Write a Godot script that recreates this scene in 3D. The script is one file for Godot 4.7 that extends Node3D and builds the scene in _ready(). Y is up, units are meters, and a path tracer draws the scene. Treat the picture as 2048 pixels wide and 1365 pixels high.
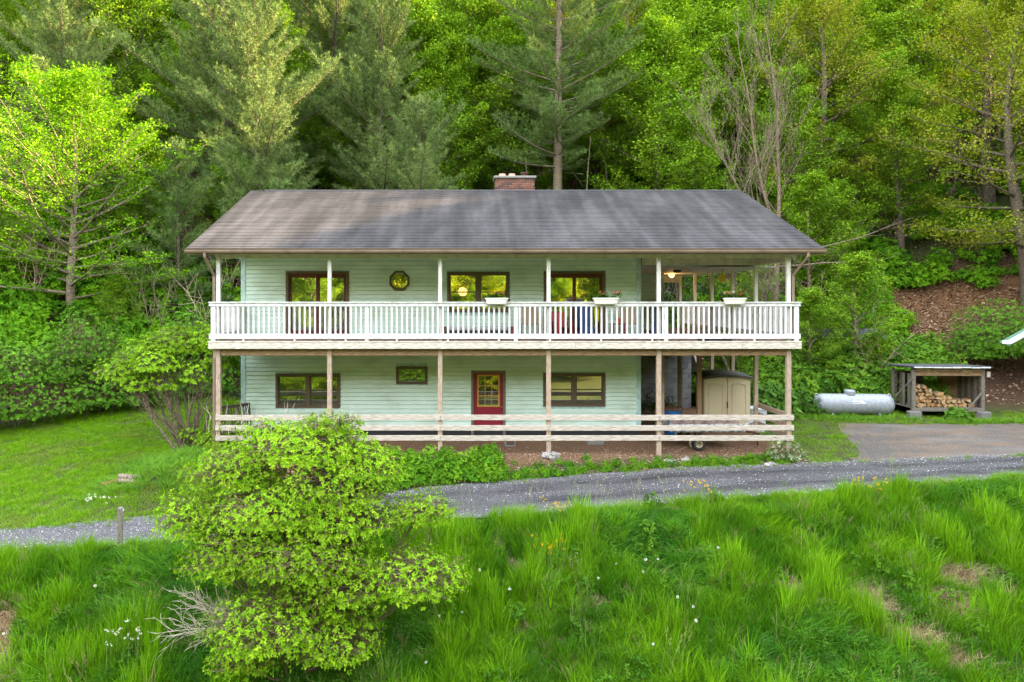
extends Node3D
# A green clapboard house with a wrap-around deck below a wooded hillside in spring.
# World: x right, y up, z towards the viewer; y = 0 is the ground under the deck, z = 0 the row of front deck posts.

var M := {}
var T := {}
var taken := {}
var boxes := {}
var rng := RandomNumberGenerator.new()
var relief := FastNoiseLite.new()
var patch := FastNoiseLite.new()

const DECK := 3.16
const EYE := Vector3(0, 4.3, 19.7)

# ------------------------------------------------------------------ mesh builder
class Shape:
	var v := PackedVector3Array()
	var n := PackedVector3Array()
	var c := PackedColorArray()
	var uv := PackedVector2Array()
	var tint := Color.WHITE
	var has_uv := false

	func tri(a: Vector3, b: Vector3, d: Vector3) -> void:
		var m := (d - a).cross(b - a).normalized()
		v.append(a); v.append(b); v.append(d)
		n.append(m); n.append(m); n.append(m)
		c.append(tint); c.append(tint); c.append(tint)

	func quad(a: Vector3, b: Vector3, d: Vector3, e: Vector3) -> void:
		tri(a, b, d)
		tri(a, d, e)

	func quad_uv(p: Array, t: Array) -> void:
		has_uv = true
		quad(p[0], p[1], p[2], p[3])
		for k in [0, 1, 2, 0, 2, 3]:
			uv.append(t[k])

	func quad_smooth(p: Array, m: Array) -> void:
		for k in [0, 1, 2, 0, 2, 3]:
			v.append(p[k]); n.append(m[k]); c.append(tint)

	# a box with chamfered edges between two corners
	func box(lo: Vector3, hi: Vector3, cut := 0.006, turn := Basis(), at := Vector3.ZERO) -> void:
		var h := (hi - lo) / 2.0
		var o := (hi + lo) / 2.0
		cut = minf(cut, minf(h.x, minf(h.y, h.z)) * 0.6)
		var f := func(p: Vector3) -> Vector3: return turn * (o + p) + at
		for ax in 3:
			var a1 := (ax + 1) % 3
			var a2 := (ax + 2) % 3
			for s in [-1.0, 1.0]:
				var q := []
				for k in [[-1.0, -1.0], [1.0, -1.0], [1.0, 1.0], [-1.0, 1.0]]:
					var p := Vector3.ZERO
					p[ax] = s * h[ax]
					p[a1] = k[0] * (h[a1] - cut)
					p[a2] = k[1] * (h[a2] - cut)
					q.append(f.call(p))
				if s > 0: quad(q[0], q[3], q[2], q[1])
				else: quad(q[0], q[1], q[2], q[3])
			# the four edges along axis ax
			for s1 in [-1.0, 1.0]:
				for s2 in [-1.0, 1.0]:
					var q := []
					for k in [[-1.0, 0], [1.0, 0], [1.0, 1], [-1.0, 1]]:
						var p := Vector3.ZERO
						p[ax] = k[0] * (h[ax] - cut)
						p[a1] = s1 * (h[a1] - (cut if k[1] else 0.0))
						p[a2] = s2 * (h[a2] - (0.0 if k[1] else cut))
						q.append(f.call(p))
					if s1 * s2 > 0: quad(q[0], q[1], q[2], q[3])
					else: quad(q[0], q[3], q[2], q[1])
		for s in [[1, 1, 1], [1, 1, -1], [1, -1, 1], [1, -1, -1], [-1, 1, 1], [-1, 1, -1], [-1, -1, 1], [-1, -1, -1]]:
			var e := Vector3(s[0], s[1], s[2])
			var p0: Vector3 = f.call(e * (h - Vector3(0, cut, cut)))
			var p1: Vector3 = f.call(e * (h - Vector3(cut, 0, cut)))
			var p2: Vector3 = f.call(e * (h - Vector3(cut, cut, 0)))
			if s[0] * s[1] * s[2] > 0: tri(p0, p2, p1)
			else: tri(p0, p1, p2)

	func bar(a: Vector3, b: Vector3, w: float, d: float, cut := 0.005) -> void:
		var ax := b - a
		var l := ax.length()
		var y := ax / l
		var side := y.cross(Vector3.UP if absf(y.y) < 0.9 else Vector3.BACK).normalized()
		var bas := Basis(side, y, side.cross(y))
		box(Vector3(-w / 2, 0, -d / 2), Vector3(w / 2, l, d / 2), cut, bas, a)

	# a round tapered limb between two points
	func limb(a: Vector3, b: Vector3, ra: float, rb: float, sides := 5, cap := false) -> void:
		var y := (b - a).normalized()
		var s := y.cross(Vector3.RIGHT if absf(y.x) < 0.8 else Vector3.BACK).normalized()
		var t := y.cross(s)
		for k in sides:
			var a0 := TAU * k / sides
			var a1 := TAU * (k + 1) / sides
			var d0 := s * cos(a0) + t * sin(a0)
			var d1 := s * cos(a1) + t * sin(a1)
			quad_smooth([a + d0 * ra, b + d0 * rb, b + d1 * rb, a + d1 * ra], [d0, d0, d1, d1])
			if cap:
				tri(b, b + d1 * rb, b + d0 * rb)
				tri(a, a + d0 * ra, a + d1 * ra)

	func path(p: Array, r: Array, sides := 5) -> void:
		for k in p.size() - 1:
			limb(p[k], p[k + 1], r[k], r[k + 1], sides)

	# a profile of (radius, along) turned round an axis
	func lathe(profile: Array, sides: int, turn := Basis(), at := Vector3.ZERO) -> void:
		for k in profile.size() - 1:
			var p0: Vector2 = profile[k]
			var p1: Vector2 = profile[k + 1]
			var e := (p1 - p0).normalized()
			for j in sides:
				var a0 := TAU * j / sides
				var a1 := TAU * (j + 1) / sides
				var r0 := Vector3(cos(a0), 0, sin(a0))
				var r1 := Vector3(cos(a1), 0, sin(a1))
				var m0 := (turn * (r0 * e.y + Vector3(0, -e.x, 0))).normalized()
				var m1 := (turn * (r1 * e.y + Vector3(0, -e.x, 0))).normalized()
				var q0 := turn * (r0 * p0.x + Vector3(0, p0.y, 0)) + at
				var q1 := turn * (r0 * p1.x + Vector3(0, p1.y, 0)) + at
				var q2 := turn * (r1 * p1.x + Vector3(0, p1.y, 0)) + at
				var q3 := turn * (r1 * p0.x + Vector3(0, p0.y, 0)) + at
				quad_smooth([q0, q3, q2, q1], [m0, m1, m1, m0])

	# one leaf: a folded rhombus
	func leaf(p: Vector3, d: Vector3, s: Vector3, up: Vector3, l: float, w: float, k: Color) -> void:
		var m := p + d * (l * 0.5) - up * (w * 0.12)
		var e := p + d * l
		var a := m + s * (w * 0.5) + up * (w * 0.16)
		var b := m - s * (w * 0.5) + up * (w * 0.16)
		var n0 := (e - p).cross(a - p).normalized()
		var n1 := (b - p).cross(e - p).normalized()
		v.append(p); v.append(a); v.append(e); v.append(p); v.append(e); v.append(b)
		n.append(n0); n.append(n0); n.append(n0); n.append(n1); n.append(n1); n.append(n1)
		for j in 6: c.append(k)

	func mesh(m: Material = null) -> ArrayMesh:
		var a := []
		a.resize(Mesh.ARRAY_MAX)
		a[Mesh.ARRAY_VERTEX] = v
		a[Mesh.ARRAY_NORMAL] = n
		a[Mesh.ARRAY_COLOR] = c
		if has_uv and uv.size() == v.size():
			a[Mesh.ARRAY_TEX_UV] = uv
		var out := ArrayMesh.new()
		out.add_surface_from_arrays(Mesh.PRIMITIVE_TRIANGLES, a)
		if m: out.surface_set_material(0, m)
		return out

# ------------------------------------------------------------------ nodes
func numbered(called: String) -> String:
	var k: int = taken.get(called, -1) + 1
	taken[called] = k
	return called if k == 0 else "%s_%03d" % [called, k]

func thing(called: String, label: String, category: String, at := Vector3.ZERO, turn := 0.0, group := "") -> Node3D:
	var o := Node3D.new()
	o.name = numbered(called)
	add_child(o)
	o.position = at
	o.rotation.y = turn
	tag(o, label, category, group)
	return o

func tag(o: Node, label: String, category: String, group := "") -> void:
	o.set_meta("label", label)
	o.set_meta("category", category)
	if group: o.set_meta("group", group)

func part(called: String, mesh: Mesh, m: Material, parent: Node = self, at := Vector3.ZERO, turn := Basis()) -> MeshInstance3D:
	var o := MeshInstance3D.new()
	o.name = numbered(called) if parent == self else called
	o.mesh = mesh
	o.material_override = m
	o.transform = Transform3D(turn, at)
	parent.add_child(o, true)
	return o

func structure(called: String, mesh: Mesh, m: Material) -> MeshInstance3D:
	var o := part(called, mesh, m)
	o.set_meta("kind", "structure")
	return o

# a shared chamfered box, centred
func bm(x: float, y: float, z: float, cut := 0.006) -> ArrayMesh:
	var k := Vector4(snappedf(x, 0.001), snappedf(y, 0.001), snappedf(z, 0.001), cut)
	if not boxes.has(k):
		var s := Shape.new()
		s.box(-Vector3(x, y, z) / 2, Vector3(x, y, z) / 2, cut)
		boxes[k] = s.mesh()
	return boxes[k]

func copy(o: Node3D, label: String, at: Vector3, turn := 0.0, size := 1.0) -> Node3D:
	var r: Node3D = o.duplicate()
	r.name = numbered(String(o.get_meta("kindname", o.name)))
	add_child(r)
	r.transform = Transform3D(Basis(Vector3.UP, turn).scaled(Vector3.ONE * size), at)
	if label: r.set_meta("label", label)
	return r

func many(called: String, mesh: Mesh, m: Material, where: Array, tints: Array, label := "", category := "", parent: Node = self) -> MultiMeshInstance3D:
	var mm := MultiMesh.new()
	mm.transform_format = MultiMesh.TRANSFORM_3D
	mm.use_colors = true
	mm.mesh = mesh
	mm.instance_count = where.size()
	for k in where.size():
		mm.set_instance_transform(k, where[k])
		mm.set_instance_color(k, tints[k])
	var o := MultiMeshInstance3D.new()
	o.name = numbered(called) if parent == self else called
	o.multimesh = mm
	o.material_override = m
	o.set_meta("kind", "stuff")
	if label and parent == self: tag(o, label, category)
	parent.add_child(o, true)
	return o

# ------------------------------------------------------------------ materials
func lin(r: float, g: float, b: float) -> Color:
	return Color(r, g, b).linear_to_srgb()

func mat(key: String, col: Color, rough := 0.8, tex: Texture2D = null, scale := Vector3.ONE, bump: Texture2D = null, depth := 0.0) -> StandardMaterial3D:
	var m := StandardMaterial3D.new()
	m.resource_name = key
	m.albedo_color = col
	m.roughness = rough
	if tex: m.albedo_texture = tex
	if tex or bump:
		m.uv1_triplanar = true
		m.uv1_world_triplanar = true
		m.uv1_triplanar_sharpness = 6.0
		m.uv1_scale = scale
	if bump:
		m.heightmap_enabled = true
		m.heightmap_texture = bump
		m.heightmap_scale = depth
	M[key] = m
	return m

func leafy(key: String, back := 0.55, rough := 0.55) -> StandardMaterial3D:
	var m := StandardMaterial3D.new()
	m.resource_name = key
	m.vertex_color_use_as_albedo = true
	m.roughness = rough
	m.metallic_specular = 0.2
	m.backlight_enabled = true
	m.backlight = Color(back, back, back * 0.35)
	m.cull_mode = BaseMaterial3D.CULL_DISABLED
	M[key] = m
	return m

func noise_tex(key: String, freq: float, oct: int, stops: Array, seed_ := 1, size := 512, kind := FastNoiseLite.TYPE_SIMPLEX_SMOOTH) -> NoiseTexture2D:
	var f := FastNoiseLite.new()
	f.noise_type = kind
	f.frequency = freq
	f.fractal_octaves = oct
	f.fractal_gain = 0.6
	f.seed = seed_
	if kind == FastNoiseLite.TYPE_CELLULAR:
		f.cellular_return_type = FastNoiseLite.RETURN_CELL_VALUE
		f.fractal_type = FastNoiseLite.FRACTAL_NONE
	var g := Gradient.new()
	g.offsets = PackedFloat32Array(stops.map(func(s): return s[0]))
	g.colors = PackedColorArray(stops.map(func(s): return s[1]))
	var t := NoiseTexture2D.new()
	t.width = size
	t.height = size
	t.seamless = true
	t.noise = f
	t.color_ramp = g
	T[key] = t
	return t

func grey(k: float) -> Color:
	return Color(k, k, k)

func make_materials() -> void:
	noise_tex("grain", 0.02, 5, [[0.0, Color(0.5, 0.46, 0.42)], [0.35, Color(0.78, 0.75, 0.71)], [0.6, Color(0.95, 0.93, 0.9)], [1.0, Color(1, 1, 1)]], 3)
	noise_tex("soft", 0.012, 4, [[0.0, grey(0.78)], [0.5, grey(0.92)], [1.0, grey(1.0)]], 5)
	noise_tex("faint", 0.008, 4, [[0.2, Color(0.9, 0.9, 0.87)], [0.5, grey(0.97)], [0.8, grey(1.0)]], 6)
	noise_tex("blotch", 0.01, 5, [[0.2, grey(0.45)], [0.5, grey(0.8)], [0.8, grey(1.0)]], 8)
	noise_tex("speck", 0.09, 3, [[0.25, grey(0.35)], [0.5, grey(0.75)], [0.75, grey(1.0)]], 9)
	noise_tex("bark", 0.03, 5, [[0.2, Color(0.35, 0.31, 0.27)], [0.5, Color(0.75, 0.71, 0.66)], [0.8, Color(1, 0.98, 0.94)]], 11)
	noise_tex("pebble", 0.11, 1, [[0.0, Color(0.22, 0.215, 0.225)], [0.45, Color(0.45, 0.44, 0.455)], [0.8, Color(0.69, 0.68, 0.69)], [1.0, Color(1, 0.99, 0.97)]], 21, 1024, FastNoiseLite.TYPE_CELLULAR)
	noise_tex("soil", 0.05, 5, [[0.2, Color(0.35, 0.27, 0.2)], [0.5, Color(0.72, 0.6, 0.48)], [0.8, Color(1, 0.92, 0.8)]], 23)
	noise_tex("fines", 0.12, 4, [[0.2, Color(0.66, 0.62, 0.58)], [0.5, Color(0.85, 0.82, 0.78)], [0.8, Color(1, 0.98, 0.95)]], 25)
	noise_tex("litter", 0.06, 4, [[0.2, Color(0.25, 0.16, 0.1)], [0.45, Color(0.6, 0.42, 0.28)], [0.62, Color(0.85, 0.65, 0.48)], [0.85, Color(1, 0.85, 0.68)]], 27)
	noise_tex("bump", 0.07, 4, [[0.0, grey(0)], [1.0, grey(1)]], 31)
	# wood
	mat("white_rail", lin(0.80, 0.79, 0.79), 0.55, T.soft, Vector3(0.7, 0.7, 0.7))
	mat("white_post", lin(0.74, 0.73, 0.68), 0.6, T.soft, Vector3(3, 0.4, 3))
	mat("grey_wood_x", lin(0.70, 0.66, 0.61), 0.85, T.grain, Vector3(0.35, 6, 6), T.grain, 0.3)
	mat("brown_wood_x", lin(0.44, 0.34, 0.26), 0.85, T.grain, Vector3(0.4, 5, 5), T.grain, 0.3)
	mat("brown_wood_z", lin(0.44, 0.34, 0.26), 0.85, T.grain, Vector3(5, 5, 0.4), T.grain, 0.3)
	mat("rail_wood_x", lin(0.60, 0.55, 0.50), 0.85, T.grain, Vector3(0.3, 7, 7), T.grain, 0.3)
	mat("post_wood", lin(0.50, 0.40, 0.32), 0.85, T.grain, Vector3(7, 0.35, 7), T.grain, 0.3)
	mat("old_wood", lin(0.24, 0.22, 0.195), 0.9, T.grain, Vector3(6, 0.5, 6), T.grain, 0.3)
	mat("dark_wood", lin(0.11, 0.085, 0.07), 0.85, T.grain, Vector3(4, 0.5, 4))
	mat("beam_wood_x", lin(0.34, 0.23, 0.13), 0.85, T.grain, Vector3(0.4, 6, 6), T.grain, 0.3)
	mat("deck_floor", lin(0.30, 0.20, 0.16), 0.8, T.grain, Vector3(0.4, 5, 5))
	# house
	for k in 3: mat("siding%d" % k, [lin(0.65, 0.83, 0.735), lin(0.63, 0.81, 0.72), lin(0.665, 0.84, 0.75)][k], 0.55, T.faint, Vector3(0.17, 0.3, 0.3))
	mat("siding", lin(0.61, 0.82, 0.76), 0.55)
	mat("siding_trim", lin(0.52, 0.74, 0.71), 0.5, T.soft, Vector3(0.8, 0.8, 0.8))
	mat("cream", lin(0.66, 0.63, 0.50), 0.6, T.soft, Vector3(0.6, 0.6, 0.6))
	mat("soffit", lin(0.62, 0.60, 0.54), 0.7, T.soft, Vector3(0.6, 0.6, 0.6))
	mat("bronze", lin(0.11, 0.08, 0.05), 0.45)
	mat("bronze_light", lin(0.17, 0.13, 0.095), 0.45)
	mat("maroon", lin(0.25, 0.018, 0.038), 0.35)
	mat("oxblood", lin(0.11, 0.018, 0.018), 0.4)
	mat("gutter", lin(0.27, 0.19, 0.14), 0.4, T.soft, Vector3(0.23, 0.23, 0.23))
	mat("oak_trim", lin(0.55, 0.29, 0.06), 0.4)
	mat("foundation", lin(0.045, 0.045, 0.05), 0.9, T.speck, Vector3(2, 2, 2))
	mat("plaster", lin(0.20, 0.17, 0.13), 0.9)
	mat("carpet", lin(0.10, 0.08, 0.06), 0.95)
	mat("curtain", lin(0.7, 0.7, 0.68), 0.9)
	mat("ridge_metal", lin(0.06, 0.06, 0.065), 0.6)
	mat("mortar", lin(0.44, 0.40, 0.36), 0.95, T.speck, Vector3(3, 3, 3))
	for k in 5:
		mat("brick%d" % k, [lin(0.34, 0.12, 0.075), lin(0.27, 0.10, 0.07), lin(0.12, 0.075, 0.07), lin(0.40, 0.17, 0.10), lin(0.20, 0.10, 0.08)][k], 0.9, T.speck, Vector3(4, 4, 4))
	mat("concrete", lin(0.42, 0.40, 0.37), 0.95, T.speck, Vector3(1.6, 1.6, 1.6), T.bump, 0.5)
	for k in 3:
		mat("block%d" % k, [lin(0.44, 0.44, 0.45), lin(0.36, 0.36, 0.38), lin(0.50, 0.49, 0.48)][k], 0.95, T.speck, Vector3(2, 2, 2), T.bump, 0.5)
	mat("stone", lin(0.48, 0.44, 0.39), 0.9, T.blotch, Vector3(2, 2, 2), T.bump, 1.0)
	mat("terracotta", lin(0.60, 0.36, 0.27), 0.85, T.soft, Vector3(2, 2, 2))
	mat("rust", lin(0.17, 0.075, 0.04), 0.85, T.speck, Vector3(3, 3, 3))
	mat("white_plastic", lin(0.72, 0.68, 0.62), 0.45)
	mat("steel", lin(0.45, 0.46, 0.48), 0.35).metallic = 0.6
	mat("trim_white", lin(0.68, 0.70, 0.72), 0.5)
	mat("black", lin(0.02, 0.02, 0.022), 0.5)
	mat("brass", lin(0.5, 0.36, 0.14), 0.3).metallic = 0.9
	# ground
	mat("bark", lin(0.20, 0.17, 0.135), 0.95, T.bark, Vector3(1.5, 0.5, 1.5), T.bark, 1.0)
	mat("bark_pale", lin(0.36, 0.31, 0.25), 0.95, T.bark, Vector3(2, 0.6, 2), T.bark, 1.0)
	mat("bark_tan", lin(0.34, 0.28, 0.22), 0.95, T.bark, Vector3(2, 0.6, 2), T.bark, 0.6)
	mat("twig", lin(0.16, 0.11, 0.065), 0.95)
	mat("dead_twig", lin(0.42, 0.35, 0.27), 0.95)
	leafy("leaf", 0.75, 0.7)
	leafy("leaf_glossy", 0.4, 0.5)
	leafy("needle", 0.4, 0.7)
	leafy("grass", 0.6, 0.7)
	var pane := mat("pane", Color(0.95, 0.97, 0.96, 0.02), 0.002)
	pane.refraction_enabled = true
	pane.refraction_scale = 0.34
	var chips := leafy("chips", 0.0, 0.9)
	chips.backlight_enabled = false

# ------------------------------------------------------------------ light and camera
func make_light() -> void:
	var cam := Camera3D.new()
	cam.name = "camera"
	cam.projection = Camera3D.PROJECTION_FRUSTUM
	cam.near = 0.1
	cam.far = 900.0
	cam.size = 0.0975
	cam.frustum_offset = Vector2(0.00671, -0.00575)
	cam.position = EYE
	add_child(cam)
	cam.current = true
	var sky := ProceduralSkyMaterial.new()
	sky.sky_top_color = Color(0.77, 0.80, 0.85)
	sky.sky_horizon_color = Color(1.0, 0.96, 0.89)
	sky.sky_curve = 0.2
	sky.ground_bottom_color = Color(0.2, 0.22, 0.16)
	sky.ground_horizon_color = Color(0.5, 0.52, 0.45)
	sky.sky_energy_multiplier = 1.0
	sky.sun_angle_max = 12.0
	var env := Environment.new()
	env.background_mode = Environment.BG_SKY
	env.sky = Sky.new()
	env.sky.sky_material = sky
	env.background_energy_multiplier = 1.0
	env.tonemap_mode = Environment.TONE_MAPPER_LINEAR
	env.tonemap_exposure = 9.0
	env.sdfgi_enabled = true
	env.ssao_enabled = true
	env.ssil_enabled = true
	var around := WorldEnvironment.new()
	around.name = "environment"
	around.environment = env
	add_child(around)
	var sun := DirectionalLight3D.new()
	sun.name = "sun"
	sun.light_color = Color(1.0, 0.86, 0.66)
	sun.light_energy = 1.6
	sun.light_angular_distance = 0.5
	sun.shadow_enabled = true
	add_child(sun)
	sun.look_at_from_position(Vector3.ZERO, Vector3(-0.94, -0.31, 0.15), Vector3.UP)

# ------------------------------------------------------------------ terrain
func along(t: Array, x: float) -> float:
	if x <= t[0].x: return t[0].y
	for k in t.size() - 1:
		if x < t[k + 1].x:
			var f: float = (x - t[k].x) / (t[k + 1].x - t[k].x)
			return lerpf(t[k].y, t[k + 1].y, f)
	return t[-1].y

const ROAD_BACK := [Vector2(-60, 13.0), Vector2(-30, 14.8), Vector2(-14, 15.7), Vector2(-10, 16.0), Vector2(-6.7, 16.6), Vector2(-3.5, 17.1), Vector2(-0.35, 17.6), Vector2(5.7, 18.5), Vector2(14.4, 19.2), Vector2(40, 20.0)]
const ROAD_FRONT := [Vector2(-60, 10.5), Vector2(-30, 12.8), Vector2(-14, 13.9), Vector2(-10, 14.3), Vector2(-6.7, 14.75), Vector2(-0.35, 15.0), Vector2(5.7, 15.7), Vector2(14.4, 17.2), Vector2(40, 18.5)]
const ROAD_LEVEL := [Vector2(-60, -3.0), Vector2(-30, -1.7), Vector2(-10, -0.95), Vector2(-6.7, -0.8), Vector2(-3.5, -0.6), Vector2(-0.35, -0.4), Vector2(5.7, -0.17), Vector2(14.4, 0.0), Vector2(40, 0.5)]

# height of the land at x and depth d (metres in front of the viewer's station, d = 19.7 - z)
func land(x: float, d: float) -> float:
	var f := along(ROAD_FRONT, x)
	var b := along(ROAD_BACK, x)
	var r := along(ROAD_LEVEL, x)
	var y := r
	if d < f:
		var t := f - d
		var drop := 0.5 * maxf(0.0, t - 0.25)
		drop = minf(drop, 5.2 + 0.02 * t)
		y = r - drop + 0.07 * relief.get_noise_2d(x * 3.0, d * 3.0) * smoothstep(0.0, 1.0, t)
		if d < -14.0: y += 0.42 * (-14.0 - d)
	elif d > b:
		var t := d - b
		var lawn := r + 0.15 * t
		var pad := lerpf(r, 0.0, smoothstep(0.0, 1.7, t))
		var w := smoothstep(-9.6, -7.4, x)
		y = lerpf(lawn, pad, w)
		var d0 := lerpf(clampf(27.0 + (x + 10.5) * 0.78, 19.5, 27.5), 30.2, smoothstep(-9.5, -7.2, x))
		d0 = lerpf(d0, 26.6, smoothstep(9.6, 12.5, x))
		d0 = lerpf(d0, 26.6, smoothstep(32.0, 52.0, d))
		var up := maxf(0.0, d - d0)
		var rise := 0.56 * (up * up / (up + 1.2)) if up > 0.0 else 0.0
		if up > 110.0: rise = 0.56 * 110.0 + 0.1 * (up - 110.0)
		y += rise
		y += relief.get_noise_2d(x * 0.6, d * 0.6) * minf(1.0, up * 0.08) * 1.2
		y += 0.03 * relief.get_noise_2d(x * 5.0, d * 5.0)
	y += 0.28 * maxf(0.0, x - 24.0) * smoothstep(-10.0, 18.0, d)
	return y

func on_land(x: float, d: float, lift := 0.0) -> Vector3:
	return Vector3(x, land(x, d) + lift, 19.7 - d)

func steps(list: Array) -> PackedFloat32Array:
	var out := PackedFloat32Array()
	for k in list.size() - 1:
		var a: float = list[k][0]
		var b: float = list[k + 1][0]
		var n := maxi(1, int(round((b - a) / float(list[k][1]))))
		for j in n: out.append(lerpf(a, b, float(j) / n))
	out.append(list[-1][0])
	return out

func sheet(xs: PackedFloat32Array, ds: PackedFloat32Array, height: Callable, tone: Callable) -> ArrayMesh:
	var v := PackedVector3Array()
	var c := PackedColorArray()
	var n := PackedVector3Array()
	var idx := PackedInt32Array()
	var w := xs.size()
	for d in ds:
		for x in xs:
			var y: float = height.call(x, d)
			v.append(Vector3(x, y, 19.7 - d))
			c.append(tone.call(x, d))
	n.resize(v.size())
	for j in ds.size():
		for i in w:
			var l := v[j * w + maxi(0, i - 1)]
			var r := v[j * w + mini(w - 1, i + 1)]
			var a := v[maxi(0, j - 1) * w + i]
			var b := v[mini(ds.size() - 1, j + 1) * w + i]
			var m := (r - l).cross(b - a).normalized()
			n[j * w + i] = m if m.y > 0 else -m
	for j in ds.size() - 1:
		for i in w - 1:
			var k := j * w + i
			# near edge first; clockwise seen from above
			idx.append_array(PackedInt32Array([k, k + w, k + w + 1, k, k + w + 1, k + 1]))
	var a := []
	a.resize(Mesh.ARRAY_MAX)
	a[Mesh.ARRAY_VERTEX] = v
	a[Mesh.ARRAY_NORMAL] = n
	a[Mesh.ARRAY_COLOR] = c
	a[Mesh.ARRAY_INDEX] = idx
	var out := ArrayMesh.new()
	out.add_surface_from_arrays(Mesh.PRIMITIVE_TRIANGLES, a)
	return out

func is_straw(x: float, d: float) -> float:
	# eroded, straw-covered scars on the bank
	var s := 0.0
	for k in [[7.75, 13.2, 0.5, 0.45], [8.1, 12.6, 0.7, 0.35], [8.7, 12.1, 0.7, 0.3], [9.9, 13.9, 0.7, 0.35], [9.2, 13.3, 0.5, 0.4], [-8.3, 12.1, 0.55, 0.7], [-7.9, 11.3, 0.5, 0.6], [-8.6, 12.8, 0.6, 0.5], [6.3, 13.4, 0.6, 0.3], [1.0, 13.7, 0.35, 0.25]]:
		var e: float = Vector2((x - k[0]) / k[2], (d - k[1]) / k[3]).length()
		s = maxf(s, clampf(1.12 - e, 0.0, 1.0))
	return s

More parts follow.
